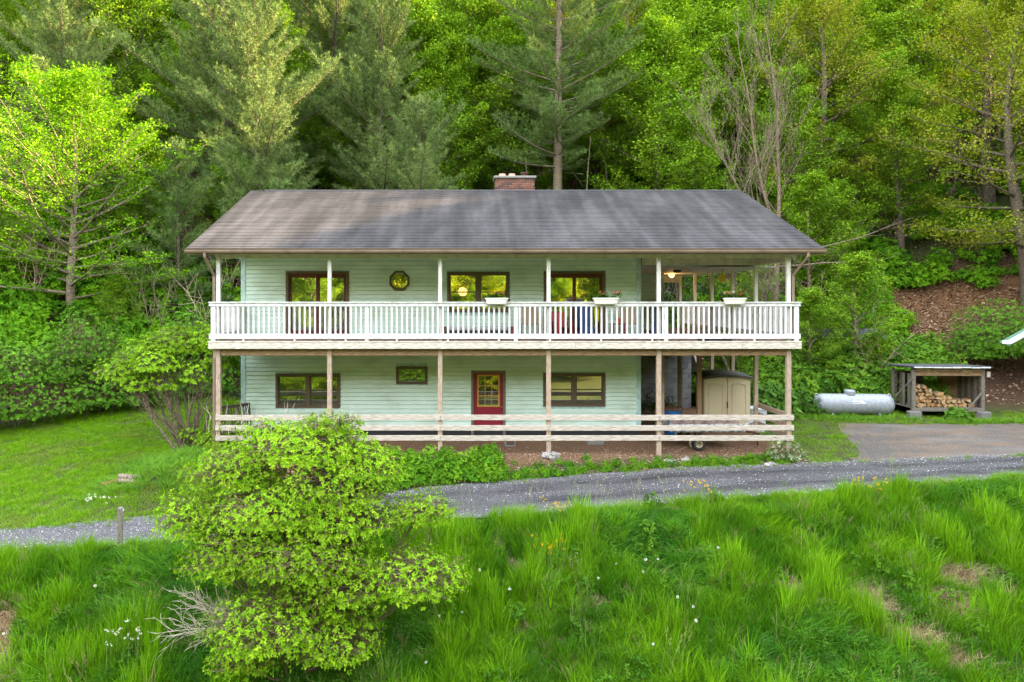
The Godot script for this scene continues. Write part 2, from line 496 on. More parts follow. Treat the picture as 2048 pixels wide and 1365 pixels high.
func make_land() -> void:
	var gm := mat("ground", Color.WHITE, 0.95, T.soil, Vector3(0.8, 0.8, 0.8), T.bump, 3.0)
	gm.vertex_color_use_as_albedo = true
	var xs := steps([[-150, 10], [-60, 4], [-26, 0.9], [-18, 0.35], [17, 0.6], [28, 2], [60, 5], [150, 5]])
	var ds := steps([[-150, 10], [-30, 3], [4, 0.5], [10, 0.25], [30, 0.6], [48, 2], [100, 6], [190, 6]])
	var tone := func(x: float, d: float) -> Color:
		var j := patch.get_noise_2d(x * 6.0, d * 6.0) * 0.5 + 0.5
		var green := Color(0.09, 0.17, 0.02).lerp(Color(0.12, 0.21, 0.025), j)
		var dirt := Color(0.44, 0.31, 0.21).lerp(Color(0.36, 0.27, 0.20), j)
		var litter := Color(0.17, 0.105, 0.062).lerp(Color(0.12, 0.08, 0.05), j)
		var f := along(ROAD_FRONT, x)
		var b := along(ROAD_BACK, x)
		if d < f:
			return green.lerp(Color(0.36, 0.27, 0.18), is_straw(x, d))
		if d < b: return Color(0.2, 0.18, 0.17)
		var d0 := lerpf(clampf(27.0 + (x + 10.5) * 0.78, 19.5, 27.5), 30.2, smoothstep(-9.5, -7.2, x))
		d0 = lerpf(d0, 26.6, smoothstep(9.6, 12.5, x))
		var k := green
		if x > -7.4 and x < 9.4 and d > b + 0.9: k = green.lerp(dirt, smoothstep(0.9, 1.6, d - b + j * 0.5))
		if d > d0: k = k.lerp(litter, smoothstep(0.0, 1.5, d - d0))
		if x > 17.0 and d > 29.5 and d < 37.0: k = k.lerp(Color(0.40, 0.28, 0.18), 0.8 * smoothstep(18.0, 20.5, x) * smoothstep(29.5, 31.0, d) * smoothstep(37.0, 35.0, d))
		if x > 14.0 and d > 36.0 and d < 47.0: k = k.lerp(Color(0.08, 0.16, 0.02), smoothstep(14.0, 18.0, x) * smoothstep(36.0, 38.0, d) * smoothstep(47.0, 44.0, d))
		return k
	var g := structure("ground", sheet(xs, ds, land, tone), gm)
	g.set_meta("label", "sloping ground of grass, soil and leaf litter")

	# the gravel drive
	var rm := mat("gravel", lin(0.36, 0.35, 0.35), 0.95, T.pebble, Vector3(0.95, 0.95, 0.95), T.pebble, 1.6)
	rm.vertex_color_use_as_albedo = true
	var rx := steps([[-40, 0.5], [-12, 0.2], [18, 0.5], [45, 0.5]])
	var rs := Shape.new()
	var rows := 14
	for i in rx.size() - 1:
		for j in rows:
			var q := []
			var m := []
			var tn := Color.WHITE
			for k in [[0, 0], [0, 1], [1, 1], [1, 0]]:
				var x: float = rx[i + k[0]]
				var s := float(j + k[1]) / rows
				var wob0 := 0.12 * relief.get_noise_2d(x * 6.0, 3.0)
				var wob1 := 0.12 * relief.get_noise_2d(x * 6.0, 90.0)
				var d := lerpf(along(ROAD_FRONT, x) - 0.05 + wob0, along(ROAD_BACK, x) + 0.1 + wob1, s)
				# two shallow wheel tracks
				var y := along(ROAD_LEVEL, x) + 0.012 - 0.02 * exp(-pow((s - 0.3) * 9.0, 2.0)) - 0.02 * exp(-pow((s - 0.72) * 9.0, 2.0))
				q.append(Vector3(x, y + 0.02, 19.7 - d))
				m.append(Vector3.UP)
				# worn tracks show the fine dark base; loose pale stone lies at the sides
				var worn := exp(-pow((s - 0.3) * 6.0, 2.0)) + exp(-pow((s - 0.7) * 6.0, 2.0))
				worn = clampf(worn * smoothstep(-9.0, -2.0, x) * (0.65 + 0.7 * relief.get_noise_2d(x * 4.0, d * 14.0)), 0.0, 1.0)
				tn = Color(1, 1, 1).lerp(Color(0.26, 0.26, 0.275), worn)
			rs.tint = tn
			rs.quad_smooth(q, m)
	structure("gravel_drive", rs.mesh(), rm)

	# parking ground, bare and trodden, with an uneven edge
	var pm := mat("parking", Color.WHITE, 0.95, T.fines, Vector3(0.45, 0.45, 0.45), T.bump, 1.2)
	pm.vertex_color_use_as_albedo = true
	var ps := Shape.new()
	var px := steps([[10.6, 0.3], [24, 0.6], [40, 0.6]])
	for i in px.size() - 1:
		for j in 30:
			var q := []
			for k in [[0, 0], [0, 1], [1, 1], [1, 0]]:
				var x: float = px[i + k[0]]
				var s := float(j + k[1]) / 30.0
				var d1 := lerpf(19.4, 24.4, smoothstep(10.6, 13.4, x)) + 0.35 * relief.get_noise_2d(x * 4.0, 7.0)
				var d := lerpf(along(ROAD_BACK, x) - 0.1, d1, s)
				q.append(Vector3(x, land(x, d) + 0.012, 19.7 - d))
			var pk := 0.5 + 1.5 * relief.get_noise_2d(q[0].x * 3.0, q[0].z * 9.0) + 0.6 * relief.get_noise_2d(q[0].x * 14.0, q[0].z * 30.0)
			ps.tint = Color(0.125, 0.115, 0.108).lerp(Color(0.20, 0.15, 0.112), clampf(pk, 0, 1)).lerp(Color(0.20, 0.195, 0.195), clampf(relief.get_noise_2d(q[0].x * 2.0 + 40.0, q[0].z * 5.0) * 1.6, 0, 1))
			ps.quad_smooth(q, [Vector3.UP, Vector3.UP, Vector3.UP, Vector3.UP])
	structure("parking_ground", ps.mesh(), pm)

# ------------------------------------------------------------------ the house
const WZ := -2.4      # face of the front wall
const UP_OPEN := [[-5.64, -3.68, 3.17, 5.216], [-2.295, -1.845, 4.705, 5.155], [-0.55, 1.39, 3.95, 5.2], [2.5, 4.41, 3.17, 5.216]]
const LOW_OPEN := [[-5.96, -3.95, 0.935, 1.99], [-2.16, -1.2, 1.68, 2.215], [0.22, 1.25, 0.02, 2.07], [2.48, 4.41, 0.98, 2.01]]

func board_mesh(length: float, h: float) -> ArrayMesh:
	var key := Vector4(snappedf(length, 0.001), h, -7, 0)
	if boxes.has(key): return boxes[key]
	var s := Shape.new()
	var x0 := -length / 2
	var x1 := length / 2
	var yb := -h / 2
	var yt := h / 2 - 0.0115
	var p := [Vector2(yb, 0.0), Vector2(yb, 0.030), Vector2(yb + 0.006, 0.033), Vector2(yt, 0.022), Vector2(yt, 0.0)]
	for k in 4:
		var a: Vector2 = p[k]
		var b: Vector2 = p[k + 1]
		s.quad(Vector3(x0, a.x, a.y), Vector3(x0, b.x, b.y), Vector3(x1, b.x, b.y), Vector3(x1, a.x, a.y))
	for x in [x0, x1]:
		s.quad(Vector3(x, p[0].x, p[0].y), Vector3(x, p[1].x, p[1].y), Vector3(x, p[3].x, p[3].y), Vector3(x, p[4].x, p[4].y))
	boxes[key] = s.mesh()
	return boxes[key]

func clad(parent: Node3D, x0: float, x1: float, y0: float, y1: float, z: float, open: Array, h := 0.1315) -> void:
	var rows := int(ceil((y1 - y0) / h))
	for r in rows:
		var y := y0 + (r + 0.5) * h
		if y > y1: break
		var cuts := []
		for o in open:
			if y + h * 0.45 > o[2] and y - h * 0.45 < o[3]: cuts.append(o)
		cuts.sort_custom(func(a, b): return a[0] < b[0])
		var at := x0
		for o in cuts + [[x1, x1, 0, 0]]:
			if o[0] - at > 0.03:
				# boards butt end to end, staggered from course to course
				var a := at
				while a < o[0] - 0.03:
					var b := minf(o[0], a + [3.66, 2.9, 3.2, 2.5][(r + int(a * 3.0 + 40.0)) % 4])
					if o[0] - b < 0.4: b = o[0]
					part("siding_board", board_mesh(b - a - 0.003, h), M["siding%d" % rng.randi_range(0, 2)], parent, Vector3((a + b) / 2, y + rng.randf_range(-0.0012, 0.0012), z + rng.randf() * 0.002))
					a = b
			at = maxf(at, o[1])

func wall_around(s: Shape, x0: float, x1: float, y0: float, y1: float, za: float, zb: float, open: Array) -> void:
	var xs := [x0, x1]
	for o in open:
		xs.append(o[0]); xs.append(o[1])
	xs.sort()
	for k in xs.size() - 1:
		if xs[k + 1] - xs[k] < 0.001: continue
		var mid: float = (xs[k] + xs[k + 1]) / 2
		var y := y0
		for o in open:
			if mid > o[0] and mid < o[1]:
				if o[2] - y > 0.01: s.box(Vector3(xs[k], y, za), Vector3(xs[k + 1], o[2], zb), 0.0)
				y = o[3]
		if y1 - y > 0.01: s.box(Vector3(xs[k], y, za), Vector3(xs[k + 1], y1, zb), 0.0)

func frame_shape(x0: float, x1: float, y0: float, y1: float, w: float, za: float, zb: float, cut := 0.006) -> Shape:
	var s := Shape.new()
	s.box(Vector3(x0, y0, za), Vector3(x0 + w, y1, zb), cut)
	s.box(Vector3(x1 - w, y0, za), Vector3(x1, y1, zb), cut)
	s.box(Vector3(x0 + w, y1 - w, za), Vector3(x1 - w, y1, zb), cut)
	s.box(Vector3(x0 + w, y0, za), Vector3(x1 - w, y0 + w, zb), cut)
	return s

func glaze(parent: Node3D, x0: float, x1: float, y0: float, y1: float, z: float) -> void:
	for dz in [0.0, -0.018]:
		var o := part("pane", bm(x1 - x0, y1 - y0, 0.004, 0.0), M.pane, parent, Vector3((x0 + x1) / 2, (y0 + y1) / 2, z + dz))
		o.rotation.y = 0.002 * (1 if dz == 0.0 else -1)

func sash_window(house: Node3D, o: Array, label: String) -> void:
	# a pair of sashes in a bronze frame, each with a meeting rail
	var f := frame_shape(o[0] - 0.02, o[1] + 0.02, o[2] - 0.02, o[3] + 0.02, 0.085, WZ - 0.1, WZ + 0.045)
	var mid: float = (o[0] + o[1]) / 2
	f.box(Vector3(mid - 0.06, o[2] + 0.06, WZ - 0.1), Vector3(mid + 0.06, o[3] - 0.06, WZ + 0.03))
	var w := part("window", f.mesh(), M.bronze, house)
	w.set_meta("label", label)
	var trim := frame_shape(o[0] - 0.055, o[1] + 0.055, o[2] - 0.055, o[3] + 0.055, 0.035, WZ - 0.02, WZ + 0.028)
	part("casing", trim.mesh(), M.siding_trim, w)
	for side in [[o[0] + 0.065, mid - 0.06], [mid + 0.06, o[1] - 0.065]]:
		var ym: float = (o[2] + o[3]) / 2
		var sash := frame_shape(side[0], side[1], o[2] + 0.065, o[3] - 0.065, 0.035, WZ - 0.07, WZ - 0.02)
		sash.box(Vector3(side[0] + 0.035, ym - 0.02, WZ - 0.072), Vector3(side[1] - 0.035, ym + 0.02, WZ - 0.014))
		part("sash", sash.mesh(), M.bronze, w)
		glaze(w, side[0] + 0.03, side[1] - 0.03, ym + 0.02, o[3] - 0.095, WZ - 0.03)
		glaze(w, side[0] + 0.03, side[1] - 0.03, o[2] + 0.095, ym - 0.02, WZ - 0.036)

func sliding_door(house: Node3D, o: Array, label: String) -> void:
	var f := Shape.new()
	f.box(Vector3(o[0] - 0.02, o[2], WZ - 0.1), Vector3(o[0] + 0.07, o[3] + 0.02, WZ + 0.045))
	f.box(Vector3(o[1] - 0.07, o[2], WZ - 0.1), Vector3(o[1] + 0.02, o[3] + 0.02, WZ + 0.045))
	f.box(Vector3(o[0] + 0.07, o[3] - 0.06, WZ - 0.1), Vector3(o[1] - 0.07, o[3] + 0.02, WZ + 0.045))
	f.box(Vector3(o[0] + 0.07, o[2], WZ - 0.1), Vector3(o[1] - 0.07, o[2] + 0.03, WZ + 0.05))
	var d := part("sliding_door", f.mesh(), M.bronze, house)
	d.set_meta("label", label)
	part("casing", frame_shape(o[0] - 0.055, o[1] + 0.055, o[2] - 0.035, o[3] + 0.055, 0.035, WZ - 0.02, WZ + 0.028).mesh(), M.siding_trim, d)
	var mid: float = (o[0] + o[1]) / 2
	for k in 2:
		var a: float = o[0] + 0.07 if k == 0 else mid - 0.035
		var b: float = mid + 0.035 if k == 0 else o[1] - 0.07
		var z := WZ - 0.02 - 0.045 * k
		var leaf := Shape.new()
		leaf.box(Vector3(a, o[2] + 0.03, z - 0.035), Vector3(a + 0.095, o[3] - 0.06, z))
		leaf.box(Vector3(b - 0.095, o[2] + 0.03, z - 0.035), Vector3(b, o[3] - 0.06, z))
		leaf.box(Vector3(a + 0.095, o[3] - 0.19, z - 0.035), Vector3(b - 0.095, o[3] - 0.06, z))
		leaf.box(Vector3(a + 0.095, o[2] + 0.03, z - 0.035), Vector3(b - 0.095, o[2] + 0.2, z))
		part("door_panel", leaf.mesh(), M.oxblood, d)
		glaze(d, a + 0.09, b - 0.09, o[2] + 0.19, o[3] - 0.18, z - 0.01)
	part("handle", bm(0.03, 0.22, 0.05, 0.01), M.black, d, Vector3(mid + 0.02, o[2] + 1.0, WZ + 0.0))

func make_house() -> void:
	var house := thing("house", "two-storey pale green clapboard house with a full-width white-railed deck and grey shingle roof", "house")
	var x0 := -7.05
	var x1 := 5.53
	# front wall, upper and lower storey, with its boards
	var s := Shape.new()
	wall_around(s, x0, x1, DECK - 0.12, 5.64, WZ - 0.16, WZ, UP_OPEN)
	wall_around(s, x0, x1, 0.2, DECK - 0.12, WZ - 0.161, WZ, [LOW_OPEN[0], LOW_OPEN[1], [0.22, 1.25, 0.2, 2.07], LOW_OPEN[3]])
	var wall := part("front_wall", s.mesh(), M.siding_trim, house)
	clad(wall, x0 + 0.13, x1 - 0.13, DECK + 0.02, 5.64, WZ, UP_OPEN)
	clad(wall, x0 + 0.13, x1 - 0.13, 0.235, 2.96, WZ, LOW_OPEN)
	for e in [[x0 - 0.02, x0 + 0.13], [x1 - 0.13, x1 + 0.02]]:
		for y in [[DECK, 5.64], [0.2, 2.96]]:
			part("corner_trim", bm(e[1] - e[0], y[1] - y[0], 0.07), M.siding_trim, house, Vector3((e[0] + e[1]) / 2, (y[0] + y[1]) / 2, WZ + 0.005))
	part("foundation", bm(x1 - x0, 0.9, 0.2, 0.01), M.foundation, house, Vector3((x0 + x1) / 2, -0.25, WZ - 0.1))
	# the other walls, floors and ceilings close the rooms
	s = Shape.new()
	s.box(Vector3(x0, -0.5, -10.6), Vector3(x0 + 0.16, 5.64, WZ - 0.17), 0.0)
	s.box(Vector3(x1 - 0.16, -0.5, -7.3), Vector3(x1, 5.64, WZ - 0.17), 0.0)
	s.box(Vector3(7.5, DECK, -10.6), Vector3(7.66, 5.36, -7.47), 0.0)
	s.box(Vector3(x0 + 0.16, -0.5, -10.6), Vector3(7.5, 5.64, -10.44), 0.0)
	part("side_and_rear_walls", s.mesh(), M.siding, house)
	s = Shape.new()
	s.box(Vector3(x0 + 0.16, -0.1, -10.44), Vector3(x1 - 0.16, 0.0, WZ - 0.17), 0.0)
	s.box(Vector3(x0 + 0.16, DECK - 0.2, -10.44), Vector3(x1 - 0.16, DECK - 0.02, WZ - 0.17), 0.0)
	part("interior_floors", s.mesh(), M.carpet, house)
	s = Shape.new()
	s.box(Vector3(x0 + 0.17, 0.01, -6.6), Vector3(x1 - 0.17, DECK - 0.21, -6.5), 0.0)
	s.box(Vector3(x0 + 0.17, DECK - 0.01, -6.6), Vector3(x1 - 0.17, 5.6, -6.5), 0.0)
	part("interior_wall", s.mesh(), M.plaster, house)
	# recessed wall of the side porch
	s = Shape.new()
	s.box(Vector3(x1 + 0.01, DECK, -7.46), Vector3(7.66, 5.36, -7.3), 0.0)
	var rear := part("recessed_wall", s.mesh(), M.siding_trim, house)
	clad(rear, x1 + 0.02, 7.54, DECK + 0.02, 5.36, -7.3, [])
	part("corner_trim", bm(0.13, 2.2, 0.07), M.siding_trim, house, Vector3(7.61, DECK + 1.1, -7.29))
	# block wall under the side porch
	s = Shape.new()
	s.box(Vector3(x1 - 0.1, -0.6, -8.6), Vector3(9.04, 2.9, -8.32), 0.0)
	var blocks := part("block_wall", s.mesh(), M.mortar, house)
	for r in 15:
		var y := -0.1 + r * 0.2
		var x := x1 - (0.2 if r % 2 else 0.0)
		while x < 9.04:
			var a := maxf(x, x1)
			var b := minf(x + 0.39, 9.05)
			if b - a > 0.06:
				part("block", bm(b - a, 0.19, 0.03, 0.006), M["block%d" % rng.randi_range(0, 2)], blocks, Vector3((a + b) / 2, y, -8.31 + rng.randf() * 0.004))
			x += 0.4
	# windows and doors
	sash_window(house, UP_OPEN[2], "upper double sash window with a lit lamp behind it")
	sash_window(house, LOW_OPEN[0], "lower left double sash window with a pale curtain")
	sash_window(house, LOW_OPEN[3], "lower right double sash window")
	sliding_door(house, UP_OPEN[0], "left dark red sliding glass door on the deck")
	sliding_door(house, UP_OPEN[3], "right dark red sliding glass door on the deck")
	# small basement window
	var o: Array = LOW_OPEN[1]
	var w := part("window", frame_shape(o[0] - 0.02, o[1] + 0.02, o[2] - 0.02, o[3] + 0.02, 0.09, WZ - 0.1, WZ + 0.04).mesh(), M.bronze, house)
	w.set_meta("label", "small single-pane lower window")
	part("casing", frame_shape(o[0] - 0.055, o[1] + 0.055, o[2] - 0.055, o[3] + 0.055, 0.035, WZ - 0.02, WZ + 0.028).mesh(), M.siding_trim, w)
	glaze(w, o[0] + 0.06, o[1] - 0.06, o[2] + 0.06, o[3] - 0.06, WZ - 0.03)
	# octagonal window
	var oc := Vector3(-2.07, 4.93, 0)
	s = Shape.new()
	for k in 8:
		var a0 := TAU * (k + 0.5) / 8
		var a1 := TAU * (k + 1.5) / 8
		var p := func(r: float, a: float, z: float) -> Vector3: return oc + Vector3(r * cos(a), r * sin(a), z)
		s.quad(p.call(0.275, a0, WZ + 0.05), p.call(0.275, a1, WZ + 0.05), p.call(0.34, a1, WZ + 0.06), p.call(0.34, a0, WZ + 0.06))
		s.quad(p.call(0.34, a0, WZ + 0.06), p.call(0.34, a1, WZ + 0.06), p.call(0.35, a1, WZ - 0.01), p.call(0.36, a0, WZ - 0.01))
		s.quad(p.call(0.275, a1, WZ + 0.05), p.call(0.275, a0, WZ + 0.05), p.call(0.265, a0, WZ - 0.01), p.call(0.265, a1, WZ - 0.01))
		s.quad(p.call(0.27, a1, WZ + 0.035), p.call(0.27, a0, WZ + 0.035), p.call(0.255, a0, WZ + 0.025), p.call(0.255, a1, WZ + 0.025))
	w = part("window", s.mesh(), M.bronze, house)
	w.set_meta("label", "octagonal window with a bronze frame")
	for z in [0.022, 0.012]:
		s = Shape.new()
		for k in 8:
			s.tri(oc + Vector3(0, 0, WZ + z), oc + Vector3(0.265 * cos(TAU * (k + 1.5) / 8), 0.265 * sin(TAU * (k + 1.5) / 8), WZ + z), oc + Vector3(0.265 * cos(TAU * (k + 0.5) / 8), 0.265 * sin(TAU * (k + 0.5) / 8), WZ + z))
		part("pane", s.mesh(), M.pane, w)
	# the maroon entrance door with its nine lights
	o = LOW_OPEN[2]
	s = Shape.new()
	s.box(Vector3(o[0] - 0.03, 0.02, WZ - 0.1), Vector3(o[0] + 0.055, o[3] + 0.03, WZ + 0.05))
	s.box(Vector3(o[1] - 0.055, 0.02, WZ - 0.1), Vector3(o[1] + 0.03, o[3] + 0.03, WZ + 0.05))
	s.box(Vector3(o[0] + 0.055, o[3] - 0.05, WZ - 0.1), Vector3(o[1] - 0.055, o[3] + 0.03, WZ + 0.05))
	var fr := part("door_frame", s.mesh(), M.bronze_light, house)
	part("threshold", bm(o[1] - o[0], 0.06, 0.2), M.concrete, fr, Vector3((o[0] + o[1]) / 2, 0.03, WZ))
	var dx0: float = o[0] + 0.06
	var dx1: float = o[1] - 0.06
	var gx0 := 0.42
	var gx1 := 1.06
	var gy0 := 0.98
	var gy1 := 1.93
	s = Shape.new()
	s.box(Vector3(dx0, 0.06, WZ - 0.07), Vector3(gx0, 2.015, WZ - 0.02))
	s.box(Vector3(gx1, 0.06, WZ - 0.07), Vector3(dx1, 2.015, WZ - 0.02))
	s.box(Vector3(gx0, gy1, WZ - 0.07), Vector3(gx1, 2.015, WZ - 0.02), 0.0)
	s.box(Vector3(gx0, 0.06, WZ - 0.07), Vector3(gx1, gy0, WZ - 0.02), 0.0)
	for px in [[0.33, 0.70], [0.77, 1.14]]:
		s.box(Vector3(px[0], 0.18, WZ - 0.03), Vector3(px[1], 0.78, WZ - 0.008), 0.012)
	var door := part("door", s.mesh(), M.maroon, house)
	door.set_meta("label", "maroon lower entrance door with a nine-pane light")
	part("light_frame", frame_shape(gx0 - 0.035, gx1 + 0.035, gy0 - 0.035, gy1 + 0.035, 0.045, WZ - 0.05, WZ - 0.006).mesh(), M.oak_trim, door)
	for i in 2:
		var t := (i + 1) / 3.0
		part("muntin", bm(0.022, gy1 - gy0, 0.02, 0.003), M.oak_trim, door, Vector3(lerpf(gx0, gx1, t), (gy0 + gy1) / 2, WZ - 0.02))
		part("muntin", bm(gx1 - gx0, 0.022, 0.018, 0.003), M.oak_trim, door, Vector3((gx0 + gx1) / 2, lerpf(gy0, gy1, t), WZ - 0.02))
	for i in 3:
		for j in 3:
			glaze(door, lerpf(gx0, gx1, i / 3.0) + 0.008, lerpf(gx0, gx1, (i + 1) / 3.0) - 0.008, lerpf(gy0, gy1, j / 3.0) + 0.008, lerpf(gy0, gy1, (j + 1) / 3.0) - 0.008, WZ - 0.035)
	s = Shape.new()
	s.lathe([Vector2(0, 0.07), Vector2(0.022, 0.065), Vector2(0.03, 0.045), Vector2(0.022, 0.03), Vector2(0.012, 0.02), Vector2(0.012, 0.0), Vector2(0.03, 0.0)], 12, Basis(Vector3.RIGHT, PI / 2), Vector3(1.15, 0.94, WZ - 0.02))
	part("knob", s.mesh(), M.brass, door)
	make_roof(house)
	make_deck(house)
	# porch lamp: a glass dome under the side porch ceiling, and a dark detector disc
	s = Shape.new()
	s.lathe([Vector2(0.11, 5.35), Vector2(0.115, 5.31), Vector2(0.09, 5.25), Vector2(0.04, 5.215), Vector2(0, 5.21)], 16, Basis(), Vector3(8.06, 0, -7.6))
	var lm := mat("lamp_glow", Color(1, 0.86, 0.62), 0.4)
	lm.emission_enabled = true
	lm.emission = Color(1.0, 0.72, 0.38)
	lm.emission_energy_multiplier = 0.6
	var lamp := part("porch_lamp", s.mesh(), lm, house)
	lamp.set_meta("label", "lit dome lamp on the side porch ceiling")
	var glow := OmniLight3D.new()
	glow.name = "porch_lamp_glow"
	glow.light_color = Color(1.0, 0.72, 0.42)
	glow.light_energy = 0.10
	glow.light_size = 0.1
	glow.omni_range = 12.0
	glow.omni_attenuation = 2.0
	glow.shadow_enabled = true
	glow.position = Vector3(8.06, 5.17, -7.6)
	add_child(glow)
	s = Shape.new()
	s.lathe([Vector2(0.13, 5.352), Vector2(0.13, 5.30), Vector2(0.09, 5.27), Vector2(0, 5.265)], 16, Basis(), Vector3(7.25, 0, -4.2))
	part("ceiling_fixture", s.mesh(), M.black, house)

func make_roof(house: Node3D) -> void:
	var ex0 := -7.68
	var ex1 := 9.9
	var zf := 0.45
	var zr := -5.4
	var zb := -11.25
	var ye := 5.74
	var yr := 8.25
	# shingle colour: weathered grey with dark algae runs, grain of granules
	var tw := 1024
	var th := 384
	var f := FastNoiseLite.new()
	f.noise_type = FastNoiseLite.TYPE_SIMPLEX_SMOOTH
	f.fractal_octaves = 4
	f.frequency = 0.01
	f.seed = 12
	var px := PackedByteArray()
	px.resize(tw * th * 3)
	var tabs := RandomNumberGenerator.new()
	tabs.seed = 4
	for j in th:
		var tab := 1.0
		var next := 0
		for i in tw:
			if i >= next:
				tab = tabs.randf_range(0.9, 1.08)
				next = i + tabs.randi_range(8, 24)
			var u := float(i)
			var v := float(j)
			var run := f.get_noise_2d(u * 0.95 + v * 0.2, v * 0.3) * 0.8 + f.get_noise_2d(u * 2.9 + 300.0, v * 0.22) * 0.55 + f.get_noise_2d(u * 7.0, v * 5.0 + 700.0) * 0.15
			var k := clampf(0.5 + run * 0.9, 0.0, 1.0)
			var g := tab * tabs.randf_range(0.88, 1.12)
			var col := Color(0.10, 0.092, 0.094).lerp(Color(0.275, 0.262, 0.262), k)
			var at := (j * tw + i) * 3
			px[at] = int(clampf(col.r * g, 0, 1) * 255)
			px[at + 1] = int(clampf(col.g * g, 0, 1) * 255)
			px[at + 2] = int(clampf(col.b * g, 0, 1) * 255)
	var im := Image.create_from_data(tw, th, false, Image.FORMAT_RGB8, px)
	var rm := StandardMaterial3D.new()
	rm.resource_name = "shingle"
	rm.albedo_texture = ImageTexture.create_from_image(im)
	rm.roughness = 0.9
	M["shingle"] = rm
	var courses := 45
	for side in 2:
		var s := Shape.new()
		var z0 := zf if side == 0 else zb
		for r in courses:
			var t0 := float(r) / courses
			var t1 := float(r + 1) / courses
			var segs := 40
			for i in segs:
				var a := lerpf(ex0, ex1, float(i) / segs)
				var b := lerpf(ex0, ex1, float(i + 1) / segs)
				var w0 := 0.006 * relief.get_noise_2d(a * 9.0, r * 31.0)
				var w1 := 0.006 * relief.get_noise_2d(b * 9.0, r * 31.0)
				var p := [Vector3(a, lerpf(ye, yr, t0) + 0.016 + w0, lerpf(z0, zr, t0)), Vector3(a, lerpf(ye, yr, t1) + 0.002, lerpf(z0, zr, t1)), Vector3(b, lerpf(ye, yr, t1) + 0.002, lerpf(z0, zr, t1)), Vector3(b, lerpf(ye, yr, t0) + 0.016 + w1, lerpf(z0, zr, t0))]
				var ua := (a - ex0) / (ex1 - ex0)
				var ub := (b - ex0) / (ex1 - ex0)
				var uv := [Vector2(ua, 1 - t0), Vector2(ua, 1 - t1), Vector2(ub, 1 - t1), Vector2(ub, 1 - t0)]
				if side == 1: p.reverse(); uv.reverse()
				s.quad_uv(p, uv)
				if side == 0:
					var q := [p[0] - Vector3(0, 0.018, 0), p[0], p[3], p[3] - Vector3(0, 0.018, 0)]
					s.quad_uv(q, [uv[0], uv[0], uv[3], uv[3]])
		var slope := part("front_roof_slope" if side == 0 else "rear_roof_slope", s.mesh(), rm, house)
		slope.set_meta("label", "weathered grey shingle roof slope with dark streaks")
	# sheathing, rakes, fascia, soffit
	var s2 := Shape.new()
	for z in [[zf, 1], [zb, -1]]:
		s2.quad(Vector3(ex0, ye - 0.01, z[0]), Vector3(ex0, yr - 0.01, zr), Vector3(ex1, yr - 0.01, zr), Vector3(ex1, ye - 0.01, z[0]))
	part("roof_deck", s2.mesh(), M.soffit, house)
	for x in [ex0 + 0.012, ex1 - 0.012]:
		for z in [zf, zb]:
			s2 = Shape.new()
			s2.bar(Vector3(x, ye - 0.1, z), Vector3(x, yr - 0.1, zr), 0.022, 0.17, 0.003)
			part("rake_board", s2.mesh(), M.gutter, house)
	s2 = Shape.new()
	for x in [x_in(ex0), x_in(ex1)]:
		s2.tri(Vector3(x, 5.66, zf - 0.2), Vector3(x, yr - 0.14, zr), Vector3(x, 5.66, zb + 0.2))
	part("gable", s2.mesh(), M.siding, house)
	part("fascia", bm(ex1 - ex0 - 0.05, 0.15, 0.03), M.gutter, house, Vector3((ex0 + ex1) / 2, 5.645, zf - 0.02))
	part("ceiling", bm(12.6, 0.03, 2.82), M.soffit, house, Vector3(-0.78, 5.66, -0.985))
	part("ceiling", bm(4.3, 0.03, 2.82), M.soffit, house, Vector3(7.68, 5.66, -0.985))
	part("ceiling", bm(4.3, 0.03, 8.8), M.soffit, house, Vector3(7.7, 5.372, -6.9))
	part("ceiling", bm(12.5, 0.03, 8.1), M.plaster, house, Vector3(-0.8, 5.62, -6.6))
	var ridge := Shape.new()
	ridge.bar(Vector3(ex0 + 0.5, yr - 0.005, zr), Vector3(ex1 - 0.1, yr - 0.005, zr), 0.16, 0.05, 0.015)
	part("ridge_cap", ridge.mesh(), M.ridge_metal, house)
	# gutter: an open trough
	var g := Shape.new()
	var gp := [Vector2(0.0, 0.06), Vector2(0.0, -0.05), Vector2(0.07, -0.05), Vector2(0.10, -0.01), Vector2(0.10, 0.05), Vector2(0.125, 0.055), Vector2(0.125, 0.065), Vector2(0.09, 0.065), Vector2(0.09, 0.0), Vector2(0.065, -0.04), Vector2(0.01, -0.04), Vector2(0.01, 0.06)]
	for k in gp.size() - 1:
		var a: Vector2 = gp[k]
		var b: Vector2 = gp[k + 1]
		for i in 30:
			var xa := lerpf(ex0, ex1, i / 30.0)
			var xb := lerpf(ex0, ex1, (i + 1) / 30.0)
			var wa := 0.006 * relief.get_noise_1d(xa * 11.0)
			var wb := 0.006 * relief.get_noise_1d(xb * 11.0)
			g.quad(Vector3(xa, 5.665 + a.y + wa, zf + a.x), Vector3(xb, 5.665 + a.y + wb, zf + a.x), Vector3(xb, 5.665 + b.y + wb, zf + b.x), Vector3(xa, 5.665 + b.y + wa, zf + b.x))
	for x in [ex0, ex1]:
		g.box(Vector3(x - 0.003, 5.617, zf), Vector3(x + 0.003, 5.72, zf + 0.11), 0.0)
	part("gutter", g.mesh(), M.gutter, house)
